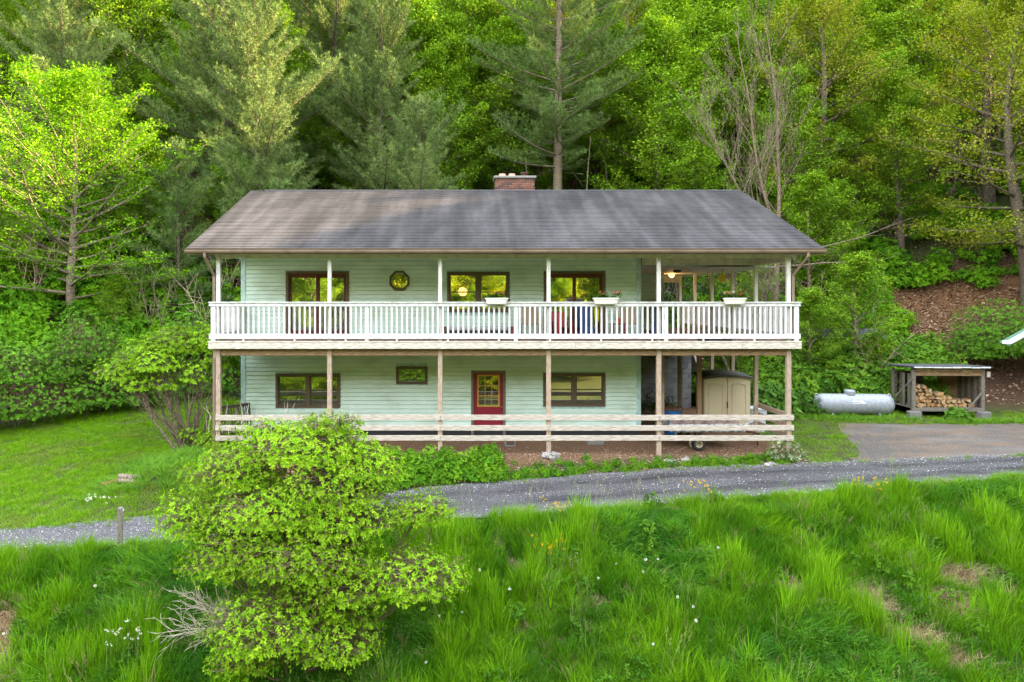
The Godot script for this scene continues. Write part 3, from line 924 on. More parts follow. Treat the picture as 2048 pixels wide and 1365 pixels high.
	for d in [[-7.15, -7.06, -1.0], [9.42, 9.23, 1.0]]:
		var dp := Shape.new()
		dp.bar(Vector3(d[0], 5.63, zf + 0.05), Vector3(d[0], 5.5, zf + 0.05), 0.075, 0.055, 0.012)
		dp.bar(Vector3(d[0], 5.52, zf + 0.05), Vector3(d[1], 5.0, 0.02), 0.075, 0.055, 0.012)
		dp.bar(Vector3(d[1], 5.04, 0.02), Vector3(d[1], DECK + 0.05, 0.02), 0.075, 0.055, 0.012)
		if d[2] < 0: dp.bar(Vector3(d[1], DECK - 0.45, 0.02), Vector3(d[1], -0.02, 0.02), 0.07, 0.055, 0.012)
		part("downspout", dp.mesh(), M.gutter, house)
	# brick chimney behind the ridge
	var c0 := 1.11
	var c1 := 2.55
	var cz := -5.95
	var core := Shape.new()
	core.box(Vector3(c0 + 0.012, 7.2, cz - 0.72), Vector3(c1 - 0.012, 8.8, cz - 0.012), 0.0)
	var ch := part("chimney", core.mesh(), M.mortar, house)
	for r in 9:
		var y := 8.74 - r * 0.077
		var x := c0 - (0.1 if r % 2 else 0.0)
		while x < c1 - 0.02:
			var a := maxf(x, c0)
			var b := minf(x + 0.198, c1)
			if b - a > 0.04:
				part("brick", bm(b - a, 0.062, 0.1, 0.004), M["brick%d" % rng.randi_range(0, 4)], ch, Vector3((a + b) / 2, y, cz - 0.05 + rng.randf() * 0.005))
			x += 0.21
		for k in 3:
			for e in [c0 + 0.048, c1 - 0.048]:
				part("brick", bm(0.1, 0.062, 0.198, 0.004), M["brick%d" % rng.randi_range(0, 4)], ch, Vector3(e, y, cz - 0.21 - k * 0.21))
	part("cap", bm(1.56, 0.09, 0.84, 0.02), M.concrete, ch, Vector3((c0 + c1) / 2, 8.835, cz - 0.36))
	for k in 2:
		var fl := Shape.new()
		fl.lathe([Vector2(0.13, 0), Vector2(0.12, 0.13), Vector2(0.09, 0.13), Vector2(0.09, 0.0)], 10)
		part("flue_tile", fl.mesh(), M.terracotta, ch, Vector3(1.38 + 0.36 * k, 8.875, cz - 0.3))
	var cowl := Shape.new()
	cowl.lathe([Vector2(0.1, 0), Vector2(0.1, 0.12), Vector2(0.16, 0.14), Vector2(0.16, 0.17), Vector2(0, 0.2)], 12)
	part("flue_cowl", cowl.mesh(), M.rust, ch, Vector3(2.2, 8.875, cz - 0.3))

func x_in(x: float) -> float:
	return x + (0.35 if x < 0 else -0.35)

func make_deck(house: Node3D) -> void:
	var dx0 := -7.15
	var dx1 := 9.37
	# floor boards of the front and the side deck
	var floor_ := part("deck_joists", bm(dx1 - dx0 - 0.1, 0.14, 2.3), M.dark_wood, house, Vector3((dx0 + dx1) / 2, DECK - 0.12, -1.05))
	for k in 18:
		part("deck_board", bm(dx1 - dx0, 0.03, 0.136, 0.004), M.deck_floor, floor_, Vector3((dx0 + dx1) / 2, DECK - 0.015, 0.12 - k * 0.142) - floor_.position)
	var side := part("deck_joists", bm(3.7, 0.14, 7.5), M.dark_wood, house, Vector3(7.44, DECK - 0.12, -6.2))
	for k in 54:
		part("deck_board", bm(3.82, 0.03, 0.136, 0.004), M.deck_floor, side, Vector3(7.46, DECK - 0.015, -2.436 - k * 0.142) - side.position)
	# rim boards and the beams under them
	for e in [[dx0, 3.07], [3.075, 7.72], [7.725, dx1]]:
		part("rim_board", bm(e[1] - e[0], 0.2, 0.04), M.grey_wood_x, house, Vector3((e[0] + e[1]) / 2, DECK - 0.1, 0.21))
	part("rim_cap", bm(dx1 - dx0 + 0.03, 0.028, 0.1), M.grey_wood_x, house, Vector3((dx0 + dx1) / 2, DECK + 0.001, 0.19))
	for x in [dx0 + 0.02, dx1 - 0.02]:
		part("rim_board", bm(0.04, 0.2, 2.3 if x < 0 else 10.1), M.brown_wood_z, house, Vector3(x, DECK - 0.1, -0.97 if x < 0 else -4.87))
	for e in [[-6.9, -0.7], [-0.695, 5.45], [5.455, 9.05]]:
		part("beam", bm(e[1] - e[0], 0.2, 0.09), M.beam_wood_x, house, Vector3((e[0] + e[1]) / 2, DECK - 0.3, -0.01))
	part("beam", bm(0.09, 0.2, 9.6), M.beam_wood_x, house, Vector3(9.1, DECK - 0.3, -4.9))
	# posts
	for x in [-6.94, -3.81, -0.70, 2.35, 5.45, 9.10]:
		part("upper_post", bm(0.105, 5.5 - DECK, 0.105), M.white_post, house, Vector3(x, (5.5 + DECK) / 2, 0.0))
		part("lower_post", bm(0.125, DECK - 0.2 + 0.35, 0.125), M.post_wood, house, Vector3(x, (DECK - 0.2 - 0.35) / 2, 0.0))
	part("lower_post", bm(0.10, DECK - 0.2 + 0.35, 0.12), M.post_wood, house, Vector3(-7.055, (DECK - 0.2 - 0.35) / 2, -0.08))
	for z in [-2.2, -4.1, -6.1, -8.0, -9.9]:
		part("upper_post", bm(0.105, 5.42 - DECK, 0.105), M.white_post, house, Vector3(9.1, (5.42 + DECK) / 2, z))
		if z > -7: part("lower_post", bm(0.115, DECK - 0.2 + 0.35, 0.115), M.post_wood, house, Vector3(9.1, (DECK - 0.2 - 0.35) / 2, z))
	for p in [[6.22, -2.4], [7.36, -2.3], [7.55, -4.9]]:
		part("lower_post", bm(0.125, DECK - 0.2 + 0.35, 0.125), M.beam_wood_x if p[1] == -2.3 else M.post_wood, house, Vector3(p[0], (DECK - 0.2 - 0.35) / 2, p[1]))
	# headers below the roof
	part("header", bm(16.2, 0.12, 0.09), M.cream, house, Vector3(1.08, 5.56, 0.0))
	part("header", bm(3.62, 0.23, 0.1), M.cream, house, Vector3(7.36, 5.53, WZ + 0.2))
	part("header", bm(0.1, 0.22, 9.8), M.cream, house, Vector3(9.1, 5.51, -5.05))
	part("header", bm(1.6, 0.3, 0.1), M.cream, house, Vector3(8.33, 5.22, -9.9))
	# white railing
	var y := DECK
	var top := 1.11
	var rail := part("railing", bm(dx1 - dx0 + 0.04, 0.028, 0.14), M.white_rail, house, Vector3((dx0 + dx1) / 2, y + top - 0.014, 0.125))
	rail.set_meta("label", "white front deck railing")
	var r2 := func(c: Vector3, m: Mesh, called: String) -> void: part(called, m, M.white_rail, rail, c - rail.position)
	r2.call(Vector3((dx0 + dx1) / 2, y + top - 0.078, 0.135), bm(dx1 - dx0 + 0.02, 0.1, 0.038), "top_rail")
	r2.call(Vector3((dx0 + dx1) / 2, y + 0.145, 0.135), bm(dx1 - dx0 + 0.02, 0.135, 0.038), "bottom_rail")
	var broad := [-7.05, -2.75, 1.42, 5.63, 9.28]
	for x in broad:
		r2.call(Vector3(x, y + 0.53, 0.1), bm(0.13 if absf(x) > 6 else 0.105, 1.06, 0.06), "rail_post")
	var x := -6.92
	while x < 9.2:
		var near := false
		for b in broad: near = near or absf(x - b) < 0.085
		if not near: r2.call(Vector3(x, y + 0.62, 0.12), bm(0.05, 0.9, 0.035, 0.005), "baluster")
		x += 0.1432
	for k in 11:
		r2.call(Vector3(-6.2 + k * 1.43, y + 0.04, 0.12), bm(0.05, 0.1, 0.04), "foot_block")
	for e in [[-7.08, 0.05, -2.33], [9.22, 0.05, -9.9]]:
		var l: float = e[1] - e[2]
		var sr := part("railing", bm(0.13, 0.028, l), M.white_rail, house, Vector3(e[0], y + top - 0.014, (e[1] + e[2]) / 2))
		sr.set_meta("label", "left end deck railing" if e[0] < 0 else "right side deck railing")
		part("top_rail", bm(0.038, 0.1, l), M.white_rail, sr, Vector3(0, -0.064, 0))
		part("bottom_rail", bm(0.038, 0.135, l), M.white_rail, sr, Vector3(0, -0.965 + 0.014, 0))
		var n := int(l / 0.1432)
		for k in n:
			part("baluster", bm(0.035, 0.9, 0.05, 0.005), M.white_rail, sr, Vector3(0, -0.48, -l / 2 + 0.08 + k * 0.1432))
	part("rail_post", bm(0.1, 1.05, 0.1), M.white_rail, house, Vector3(-7.0, y + 0.54, -2.3))
	# three-board fence between the lower posts
	for r in 3:
		var fy: float = [1.025, 0.735, 0.45][r]
		for e in [[-7.0, -0.70], [-0.69, 2.35 if r == 1 else 5.45], [2.36 if r == 1 else 5.46, 9.22]]:
			var b := part("fence_rail", bm(e[1] - e[0], 0.15, 0.038), M.rail_wood_x, house, Vector3((e[0] + e[1]) / 2, fy, 0.083))
			b.rotation.z = rng.randf_range(-0.002, 0.002)
		part("fence_rail", bm(0.038, 0.15, 2.15), M.brown_wood_z, house, Vector3(9.18, fy + 0.01, -1.1))

# ------------------------------------------------------------------ things round the house
func make_things() -> void:
	var s: Shape
	# resin garden shed under the deck
	mat("resin", lin(0.52, 0.44, 0.29), 0.55)
	mat("resin_dark", lin(0.40, 0.33, 0.21), 0.55)
	mat("resin_roof", lin(0.085, 0.085, 0.06), 0.7, T.blotch, Vector3(2, 2, 2))
	var t := thing("garden_shed", "tan plastic storage shed with double doors under the deck", "shed", Vector3(8.55, -0.02, -3.5))
	s = Shape.new()
	s.box(Vector3(-0.77, 0, -0.4), Vector3(0.77, 1.85, 0.37), 0.03)
	part("body", s.mesh(), M.resin_dark, t)
	for k in 2:
		var a := -0.75 if k == 0 else 0.006
		s = Shape.new()
		s.box(Vector3(a, 0.06, 0.37), Vector3(a + 0.744, 1.83, 0.4), 0.008)
		# raised frame of an arched panel
		var pa := a + 0.16
		var pb := a + 0.6
		for e in [[Vector3(pa, 0.2, 0.405), Vector3(pa, 1.56, 0.405)], [Vector3(pb, 0.2, 0.405), Vector3(pb, 1.56, 0.405)], [Vector3(pa, 0.2, 0.405), Vector3(pb, 0.2, 0.405)]]:
			s.bar(e[0], e[1], 0.035, 0.02, 0.006)
		for j in 8:
			var u0 := j / 8.0
			var u1 := (j + 1) / 8.0
			s.bar(Vector3(lerpf(pa, pb, u0), 1.56 + 0.07 * sin(PI * u0), 0.405), Vector3(lerpf(pa, pb, u1), 1.56 + 0.07 * sin(PI * u1), 0.405), 0.035, 0.02, 0.006)
		var door := part("door", s.mesh(), M.resin, t)
		if k == 0: part("handle", bm(0.03, 0.22, 0.04, 0.012), M.black, door, Vector3(-0.01, 0.93, 0.43))
	s = Shape.new()
	for j in 10:
		var u0 := lerpf(-0.86, 0.84, j / 10.0)
		var u1 := lerpf(-0.86, 0.84, (j + 1) / 10.0)
		var h0 := 1.84 + 0.10 * (1.0 - pow(u0 / 0.9, 2.0))
		var h1 := 1.84 + 0.10 * (1.0 - pow(u1 / 0.9, 2.0))
		s.quad(Vector3(u0, h0 - 0.03, 0.45), Vector3(u0, h0 + 0.05, -0.47), Vector3(u1, h1 + 0.05, -0.47), Vector3(u1, h1 - 0.03, 0.45))
		s.quad(Vector3(u0, h0 - 0.1, 0.455), Vector3(u0, h0 - 0.03, 0.45), Vector3(u1, h1 - 0.03, 0.45), Vector3(u1, h1 - 0.1, 0.455))
		s.quad(Vector3(u0, 1.84, 0.40), Vector3(u0, h0 - 0.1, 0.455), Vector3(u1, h1 - 0.1, 0.455), Vector3(u1, 1.84, 0.40))
	s.quad(Vector3(-0.86, 1.78, 0.455), Vector3(-0.86, 1.86, -0.47), Vector3(-0.86, 1.9, -0.47), Vector3(-0.86, 1.86, 0.45))
	part("roof", s.mesh(), M.resin_roof, t)

	# blue drum
	mat("blue_drum", lin(0.012, 0.13, 0.36), 0.35)
	t = thing("barrel", "blue plastic drum with a rusty tan lid beside the deck post", "barrel", Vector3(6.7, -0.03, -2.95))
	s = Shape.new()
	var pr := [Vector2(0, 0), Vector2(0.27, 0.0), Vector2(0.29, 0.03)]
	for k in 9: pr.append(Vector2(0.295 + (0.008 if k % 3 == 1 else 0.0), 0.06 + k * 0.095))
	s.lathe(pr, 28)
	part("drum", s.mesh(), M.blue_drum, t)
	mat("drum_lid", lin(0.30, 0.15, 0.085), 0.9, T.blotch, Vector3(2, 2, 2))
	s = Shape.new()
	s.lathe([Vector2(0.34, 0.82), Vector2(0.345, 0.85), Vector2(0.335, 0.865), Vector2(0.28, 0.85), Vector2(0, 0.855)], 28)
	part("lid", s.mesh(), M.drum_lid, t)

	# small utility trailer behind the fence
	mat("trailer_white", lin(0.60, 0.61, 0.62), 0.5, T.blotch, Vector3(1.2, 1.2, 1.2))
	mat("tarp_brown", lin(0.30, 0.21, 0.17), 0.9, T.blotch, Vector3(1.5, 1.5, 1.5))
	mat("rubber", lin(0.035, 0.033, 0.03), 0.9)
	mat("cream_rim", lin(0.62, 0.55, 0.40), 0.6, T.blotch, Vector3(4, 4, 4))
	t = thing("trailer", "low white trailer with a brown bed cover and cream wheel rim behind the fence boards", "trailer", Vector3(0, 0, 0))
	s = Shape.new()
	s.box(Vector3(5.95, 0.5, -1.7), Vector3(8.1, 0.56, -0.5), 0.01)
	for z in [[-1.7, -1.66], [-0.52, -0.48]]:
		s.box(Vector3(5.93, 0.53, z[0]), Vector3(8.05, 0.74, z[1]), 0.012)
	s.bar(Vector3(7.9, 0.62, -0.5), Vector3(8.32, 0.84, -0.5), 0.09, 0.05, 0.01)
	s.bar(Vector3(5.93, 0.6, -0.5), Vector3(5.93, 0.93, -0.5), 0.04, 0.04, 0.01)
	part("bed", s.mesh(), M.trailer_white, t)
	s = Shape.new()
	for i in 12:
		for j in 5:
			var q := []
			for k in [[0, 0], [0, 1], [1, 1], [1, 0]]:
				var u := float(i + k[0]) / 12.0
				var w := float(j + k[1]) / 5.0
				q.append(Vector3(lerpf(5.98, 7.95, u), 0.745 + 0.10 * sin(PI * w) + 0.05 * relief.get_noise_2d(u * 60.0, w * 40.0), lerpf(-0.54, -1.64, w)))
			s.quad(q[0], q[1], q[2], q[3])
	part("cover", s.mesh(), M.tarp_brown, t)
	s = Shape.new()
	s.bar(Vector3(8.0, 0.5, -1.1), Vector3(8.75, 0.34, -1.1), 0.06, 0.06)
	s.bar(Vector3(8.7, 0.34, -1.1), Vector3(8.7, 0.0, -1.1), 0.035, 0.035)
	s.bar(Vector3(6.72, 0.175, -0.62), Vector3(6.72, 0.175, -1.58), 0.05, 0.05)
	for z in [-0.75, -1.45]: s.bar(Vector3(6.72, 0.18, z), Vector3(6.72, 0.5, z), 0.05, 0.05)
	part("undercarriage", s.mesh(), M.rust, t)
	for z in [-0.42, -1.78]:
		s = Shape.new()
		var around := Basis(Vector3.RIGHT, PI / 2)
		s.lathe([Vector2(0.11, -0.055), Vector2(0.165, -0.06), Vector2(0.19, -0.035), Vector2(0.195, 0), Vector2(0.19, 0.035), Vector2(0.165, 0.06), Vector2(0.11, 0.055)], 24, around)
		var wheel := part("wheel", s.mesh(), M.rubber, t, Vector3(6.72, 0.19, z))
		s = Shape.new()
		s.lathe([Vector2(0, -0.03), Vector2(0.045, -0.03), Vector2(0.05, 0.02), Vector2(0.085, 0.02), Vector2(0.1, 0.05), Vector2(0.118, 0.055), Vector2(0.118, 0.03)], 20, around)
		part("rim", s.mesh(), M.cream_rim, wheel)
		s = Shape.new()
		for k in 5:
			var a0 := PI * (0.62 + 0.1 * k)
			var a1 := PI * (0.72 + 0.1 * k)
			s.quad(Vector3(0.25 * cos(a0), 0.25 * sin(a0), -0.09), Vector3(0.25 * cos(a0), 0.25 * sin(a0), 0.09), Vector3(0.25 * cos(a1), 0.25 * sin(a1), 0.09), Vector3(0.25 * cos(a1), 0.25 * sin(a1), -0.09))
		part("fender", s.mesh(), M.cream_rim, t, Vector3(6.72, 0.19, z))

	# slatted garden bench at the left end below the deck
	t = thing("garden_bench", "dark slatted garden bench at the left end below the deck", "bench", Vector3(-6.75, 0.0, -1.25), 0.9)
	for k in 2:
		s = Shape.new()
		var x := -0.6 + 1.2 * k
		s.bar(Vector3(x, 0, 0.25), Vector3(x, 0.62, 0.27), 0.05, 0.05)
		s.bar(Vector3(x, 0, -0.25), Vector3(x, 1.12, -0.42), 0.05, 0.05)
		s.bar(Vector3(x, 0.62, 0.3), Vector3(x, 0.64, -0.32), 0.06, 0.03)
		part("end_frame", s.mesh(), M.dark_wood, t)
	for k in 5: part("seat_slat", bm(1.3, 0.025, 0.08), M.dark_wood, t, Vector3(0, 0.42, 0.22 - k * 0.1))
	for k in 14:
		s = Shape.new()
		s.bar(Vector3(-0.56 + k * 0.086, 0.45, -0.27), Vector3(-0.56 + k * 0.086, 1.06 + 0.06 * sin(PI * k / 13.0), -0.40), 0.04, 0.02)
		part("back_slat", s.mesh(), M.dark_wood, t)
	part("top_rail", bm(1.3, 0.09, 0.04, 0.02), M.dark_wood, t, Vector3(0, 1.1, -0.42))

	# low bench with grey cushions on the deck
	mat("cushion", lin(0.42, 0.44, 0.44), 0.9)
	mat("red_wood", lin(0.20, 0.065, 0.045), 0.6, T.grain, Vector3(5, 5, 1))
	t = thing("deck_bench", "long low wooden bench with grey cushions behind the white railing", "bench", Vector3(0.37, DECK, -1.5))
	for x in [-1.02, 1.02]:
		part("leg_frame", bm(0.16, 0.36, 0.5, 0.015), M.red_wood, t, Vector3(x, 0.18, 0))
	part("seat_frame", bm(1.9, 0.07, 0.46), M.black, t, Vector3(0, 0.2, 0))
	for k in 2: part("cushion", bm(0.9, 0.12, 0.46, 0.04), M.cushion, t, Vector3(-0.47 + 0.94 * k, 0.3, 0))

	# sling chairs
	mat("sling", lin(0.30, 0.235, 0.16), 0.85)
	mat("tan_metal", lin(0.50, 0.42, 0.33), 0.45)
	var chair := thing("sling_chair", "tan sling patio chair beside the bench on the deck", "chair", Vector3(2.02, DECK, -1.55), 0.1, "sling chairs on the deck")
	s = Shape.new()
	s.box(Vector3(-0.24, 0.42, -0.2), Vector3(0.24, 0.45, 0.24), 0.01)
	part("seat", s.mesh(), M.sling, chair)
	s = Shape.new()
	s.box(Vector3(-0.24, 0, -0.015), Vector3(0.24, 0.52, 0.015), 0.01, Basis(Vector3.RIGHT, -0.22), Vector3(0, 0.44, -0.2))
	part("backrest", s.mesh(), M.sling, chair)
	for x in [-0.27, 0.27]:
		s = Shape.new()
		s.path([Vector3(x, 0, 0.24), Vector3(x, 0.6, 0.26), Vector3(x, 0.64, 0.2), Vector3(x, 0.63, -0.2)], [0.014, 0.014, 0.014, 0.014], 6)
		part("arm", s.mesh(), M.tan_metal, chair)
		s = Shape.new()
		s.path([Vector3(x, 0, -0.32), Vector3(x, 0.42, -0.2), Vector3(x, 0.97, -0.33)], [0.014, 0.014, 0.014], 6)
		part("rear_leg", s.mesh(), M.tan_metal, chair)
	copy(chair, "tan sling patio chair right of the small red table on the deck", Vector3(5.0, DECK, -1.6), -0.1)

	# small red table with an orange pot
	mat("table_red", lin(0.16, 0.02, 0.035), 0.5)
	mat("orange_pot", lin(0.55, 0.10, 0.035), 0.6)
	t = thing("side_table", "small dark red side table between the tan chair and the sliding door", "table", Vector3(4.62, DECK, -1.5))
	part("table_top", bm(0.42, 0.03, 0.42), M.table_red, t, Vector3(0, 0.44, 0))
	for p in [[-1, -1], [-1, 1], [1, -1], [1, 1]]: part("leg", bm(0.05, 0.43, 0.05), M.table_red, t, Vector3(0.17 * p[0], 0.215, 0.17 * p[1]))
	t = thing("flower_pot", "small orange pot on the dark red side table", "pot", Vector3(4.64, DECK + 0.456, -1.5))
	s = Shape.new()
	s.lathe([Vector2(0, 0), Vector2(0.055, 0), Vector2(0.075, 0.14), Vector2(0.085, 0.14), Vector2(0.085, 0.17), Vector2(0.065, 0.17), Vector2(0.06, 0.14), Vector2(0, 0.14)], 16)
	part("pot", s.mesh(), M.orange_pot, t)

	# blue fabric chairs
	mat("blue_cloth", lin(0.03, 0.065, 0.17), 0.9)
	var bc := thing("camp_chair", "navy blue fabric folding chair before the right sliding door", "chair", Vector3(3.68, DECK, -1.55), 0.0, "blue folding chairs on the deck")
	s = Shape.new()
	s.box(Vector3(-0.2, 0, -0.02), Vector3(0.2, 0.62, 0.02), 0.015, Basis(Vector3.RIGHT, -0.18), Vector3(0, 0.36, -0.16))
	part("backrest", s.mesh(), M.blue_cloth, bc)
	s = Shape.new()
	s.box(Vector3(-0.22, 0.34, -0.18), Vector3(0.22, 0.38, 0.24), 0.015)
	part("seat", s.mesh(), M.blue_cloth, bc)
	s = Shape.new()
	s.box(Vector3(-0.21, 0.05, 0.22), Vector3(0.21, 0.36, 0.245), 0.01)
	part("front_flap", s.mesh(), M.blue_cloth, bc)
	for x in [-0.25, 0.25]:
		s = Shape.new()
		s.path([Vector3(x, 0, -0.3), Vector3(x, 0.4, 0.0), Vector3(x, 0.6, 0.22)], [0.012, 0.012, 0.012], 6)
		s.path([Vector3(x, 0, 0.3), Vector3(x, 0.4, -0.05), Vector3(x, 0.95, -0.26)], [0.012, 0.012, 0.012], 6)
		part("leg_frame", s.mesh(), M.black, bc)
	copy(bc, "navy blue fabric folding chair at the corner of the side porch", Vector3(6.1, DECK, -2.2), -0.4)
	var red := thing("red_chair", "red wooden chair at the left edge of the right sliding door", "chair", Vector3(2.95, DECK, -1.6), 0.2)
	mat("chair_red", lin(0.33, 0.03, 0.03), 0.5)
	for x in [-0.22, 0.22]:
		s = Shape.new()
		s.bar(Vector3(x, 0, 0.25), Vector3(x, 0.5, 0.25), 0.06, 0.03)
		s.bar(Vector3(x, 0.52, 0.3), Vector3(x, 0.52, -0.3), 0.09, 0.025)
		part("arm", s.mesh(), M.chair_red, red)
	for k in 5: part("back_slat", bm(0.075, 0.62, 0.02), M.chair_red, red, Vector3(-0.17 + 0.085 * k, 0.5, -0.28), Basis(Vector3.RIGHT, -0.3))
	for k in 4: part("seat_slat", bm(0.42, 0.02, 0.1), M.chair_red, red, Vector3(0, 0.34 - 0.02 * k, 0.2 - 0.115 * k))

	# flower boxes on the front rail
	flower_box(Vector3(0.88, 0, 0), 0.66, "white flower box with a yellow and a pink bloom on the deck rail", [[-0.12, Color(0.75, 0.55, 0.02)], [0.13, Color(0.6, 0.06, 0.1)]])
	flower_box(Vector3(3.92, 0, 0), 0.74, "white flower box with one red bloom before the right sliding door", [[0.3, Color(0.6, 0.03, 0.03)], [-0.1, Color(0.5, 0.25, 0.05)]])
	flower_box(Vector3(7.5, 0, 0), 0.64, "white flower box with cream and red blooms on the right end of the rail", [[-0.12, Color(0.7, 0.45, 0.25)], [0.2, Color(0.6, 0.03, 0.04)], [-0.2, Color(0.7, 0.5, 0.3)]])
	# hanging things of the side porch
	t = thing("hanging_lantern", "yellow pear-shaped lantern hanging from the side porch eave", "lantern", Vector3(8.35, 5.08, -3.0))
	mat("yellow_glass", lin(0.62, 0.52, 0.03), 0.3)
	s = Shape.new()
	s.lathe([Vector2(0, -0.17), Vector2(0.09, -0.165), Vector2(0.13, -0.1), Vector2(0.12, -0.02), Vector2(0.06, 0.08), Vector2(0.03, 0.15), Vector2(0, 0.16)], 18)
	part("globe", s.mesh(), M.yellow_glass, t)
	s = Shape.new()
	s.limb(Vector3(0, 0.15, 0), Vector3(0, 0.30, 0), 0.006, 0.006)
	part("hook", s.mesh(), M.black, t)
	t = thing("wind_chime", "black wind chime on the third side porch post", "wind chime", Vector3(8.95, 5.12, -6.1))
	s = Shape.new()
	s.lathe([Vector2(0, 0.1), Vector2(0.1, 0.08), Vector2(0.1, 0.06), Vector2(0, 0.06)], 12)
	s.limb(Vector3(0, 0.1, 0), Vector3(0, 0.29, 0), 0.005, 0.005)
	part("cap", s.mesh(), M.black, t)
	for k in 4:
		s = Shape.new()
		s.limb(Vector3(0.07 * cos(k * PI / 2), 0.07, 0.07 * sin(k * PI / 2)), Vector3(0.07 * cos(k * PI / 2), -0.22 - 0.03 * k, 0.07 * sin(k * PI / 2)), 0.011, 0.011, 6, true)
		part("tube", s.mesh(), M.black, t)
	t = thing("rail_pot", "small pot of purple flowers on the side deck rail", "pot", Vector3(9.2, DECK + 1.11, -5.1))
	s = Shape.new()
	s.lathe([Vector2(0, 0), Vector2(0.1, 0), Vector2(0.14, 0.16), Vector2(0.11, 0.16), Vector2(0, 0.13)], 14)
	part("pot", s.mesh(), M.black, t)
	bloom(t, Vector3(0, 0.16, 0), Vector3(0.2, 0.1, 0.2), Color(0.10, 0.04, 0.35), 60, Color(0.05, 0.11, 0.02), 50)
	# flat mats on the side deck
	t = thing("boot_tray", "flat black boot tray on the side deck floor", "tray", Vector3(7.15, DECK, -0.35))
	s = Shape.new()
	s.box(Vector3(-0.42, 0.004, -0.2), Vector3(0.42, 0.02, 0.2), 0.004)
	for e in [[-0.42, -0.4, -0.2, 0.2], [0.4, 0.42, -0.2, 0.2]]: s.box(Vector3(e[0], 0.015, e[2]), Vector3(e[1], 0.06, e[3]), 0.004)
	for z in [-0.2, 0.18]: s.box(Vector3(-0.4, 0.015, z), Vector3(0.4, 0.06, z + 0.02), 0.004)
	part("tray", s.mesh(), M.black, t)

	# stairs up to the side deck at the back
	t = thing("outdoor_stairs", "weathered wooden stairs with picket handrails behind the tan shed", "stairs", Vector3(10.35, 0.35, -9.3))
	for k in 8:
		part("tread", bm(1.1, 0.045, 0.3), M.brown_wood_x, t, Vector3(0, 0.2 + k * 0.2, -k * 0.27))
		part("riser", bm(1.1, 0.16, 0.025), M.beam_wood_x, t, Vector3(0, 0.1 + k * 0.2, -k * 0.27 + 0.11))
	for x in [-0.6, 0.6]:
		s = Shape.new()
		s.bar(Vector3(x, 0, 0.2), Vector3(x, 1.75, -2.15), 0.045, 0.26)
		part("stringer", s.mesh(), M.old_wood, t)
		s = Shape.new()
		s.bar(Vector3(x, 0.95, 0.15), Vector3(x, 2.6, -2.05), 0.1, 0.05)
		part("handrail", s.mesh(), M.rail_wood_x, t)
		for e in [[0.1, 0.0, 1.05], [-2.0, 1.5, 2.65]]:
			part("newel", bm(0.1, e[2] - e[1], 0.1), M.post_wood, t, Vector3(x, (e[1] + e[2]) / 2, e[0]))
		for k in 14:
			var z := -0.02 - k * 0.14
			part("picket", bm(0.03, 0.85, 0.085), M.old_wood, t, Vector3(x, 0.62 - z * 0.745, z))

	# plastic bin right of the shed
	t = thing("storage_bin", "pale grey plastic bin between the shed and the deck fence", "bin", Vector3(9.62, 0.0, -3.4))
	mat("bin_grey", lin(0.50, 0.54, 0.58), 0.45)
	s = Shape.new()
	s.lathe([Vector2(0, 0.0), Vector2(0.26, 0), Vector2(0.33, 0.72), Vector2(0.36, 0.74), Vector2(0.36, 0.78), Vector2(0, 0.84)], 20)
	part("tub", s.mesh(), M.bin_grey, t)

	make_tank()
	make_woodshed()

	# white-edged awning whose corner reaches in at the right edge
	t = thing("awning", "white sloping awning edge entering at the right edge", "awning", Vector3(19.5, 2.8, -5.6))
	mat("awning_green", lin(0.06, 0.16, 0.10), 0.7)
	s = Shape.new()
	s.bar(Vector3(0.2, 0.0, 0), Vector3(3.4, 1.75, 0), 0.05, 0.17, 0.01)
	s.bar(Vector3(-0.08, 0.0, 0.02), Vector3(0.24, 0.0, 0.02), 0.05, 0.13, 0.01)
	part("edge_beam", s.mesh(), M.trim_white, t)
	s = Shape.new()
	s.quad(Vector3(0.2, -0.12, -0.02), Vector3(0.2, -0.02, -0.5), Vector3(3.4, 1.73, -0.5), Vector3(3.4, 1.63, -0.02))
	part("canopy", s.mesh(), M.awning_green, t)
	for x in [1.6, 3.3]: part("post", bm(0.08, 3.4 + x * 0.5, 0.08), M.trim_white, t, Vector3(x, -1.8 + x * 0.28, -0.1))

	# firewood under a long grey tarp on the slope
	mat("tarp_grey", lin(0.085, 0.09, 0.10), 0.75, T.blotch, Vector3(1.4, 1.4, 1.4))
	t = thing("covered_woodpile", "long low woodpile under a grey tarp among the shrubs on the slope", "woodpile", Vector3(15.6, land(15.6, 30.8), -11.1), -0.03)
	s = Shape.new()
	for i in 20:
		for j in 6:
			var q := []
			for k in [[0, 0], [0, 1], [1, 1], [1, 0]]:
				var u := float(i + k[0]) / 20.0
				var w := float(j + k[1]) / 6.0
				var a := PI * w
				q.append(Vector3(lerpf(-2.6, 2.6, u), 0.95 + 0.42 * sin(a) + 0.05 * relief.get_noise_2d(u * 70.0, w * 30.0), 0.55 * cos(a)))
			s.quad(q[0], q[1], q[2], q[3])
	part("tarp", s.mesh(), M.tarp_grey, t)
	s = Shape.new()
	for i in 24:
		for j in 4:
			s.limb(Vector3(-2.45 + i * 0.21, 0.1 + j * 0.21, 0.42), Vector3(-2.45 + i * 0.21, 0.1 + j * 0.21, -0.42), 0.1, 0.1, 7, true)
	part("stacked_wood", s.mesh(), M.bark, t)

	# marker post by the drive
	t = thing("marker_post", "short weathered wooden post beside the gravel drive", "post", on_land(-7.2, 14.6, -0.1), 0.2)
	part("post", bm(0.1, 0.98, 0.1, 0.015), M.old_wood, t, Vector3(0, 0.42, 0), Basis(Vector3.BACK, -0.02))
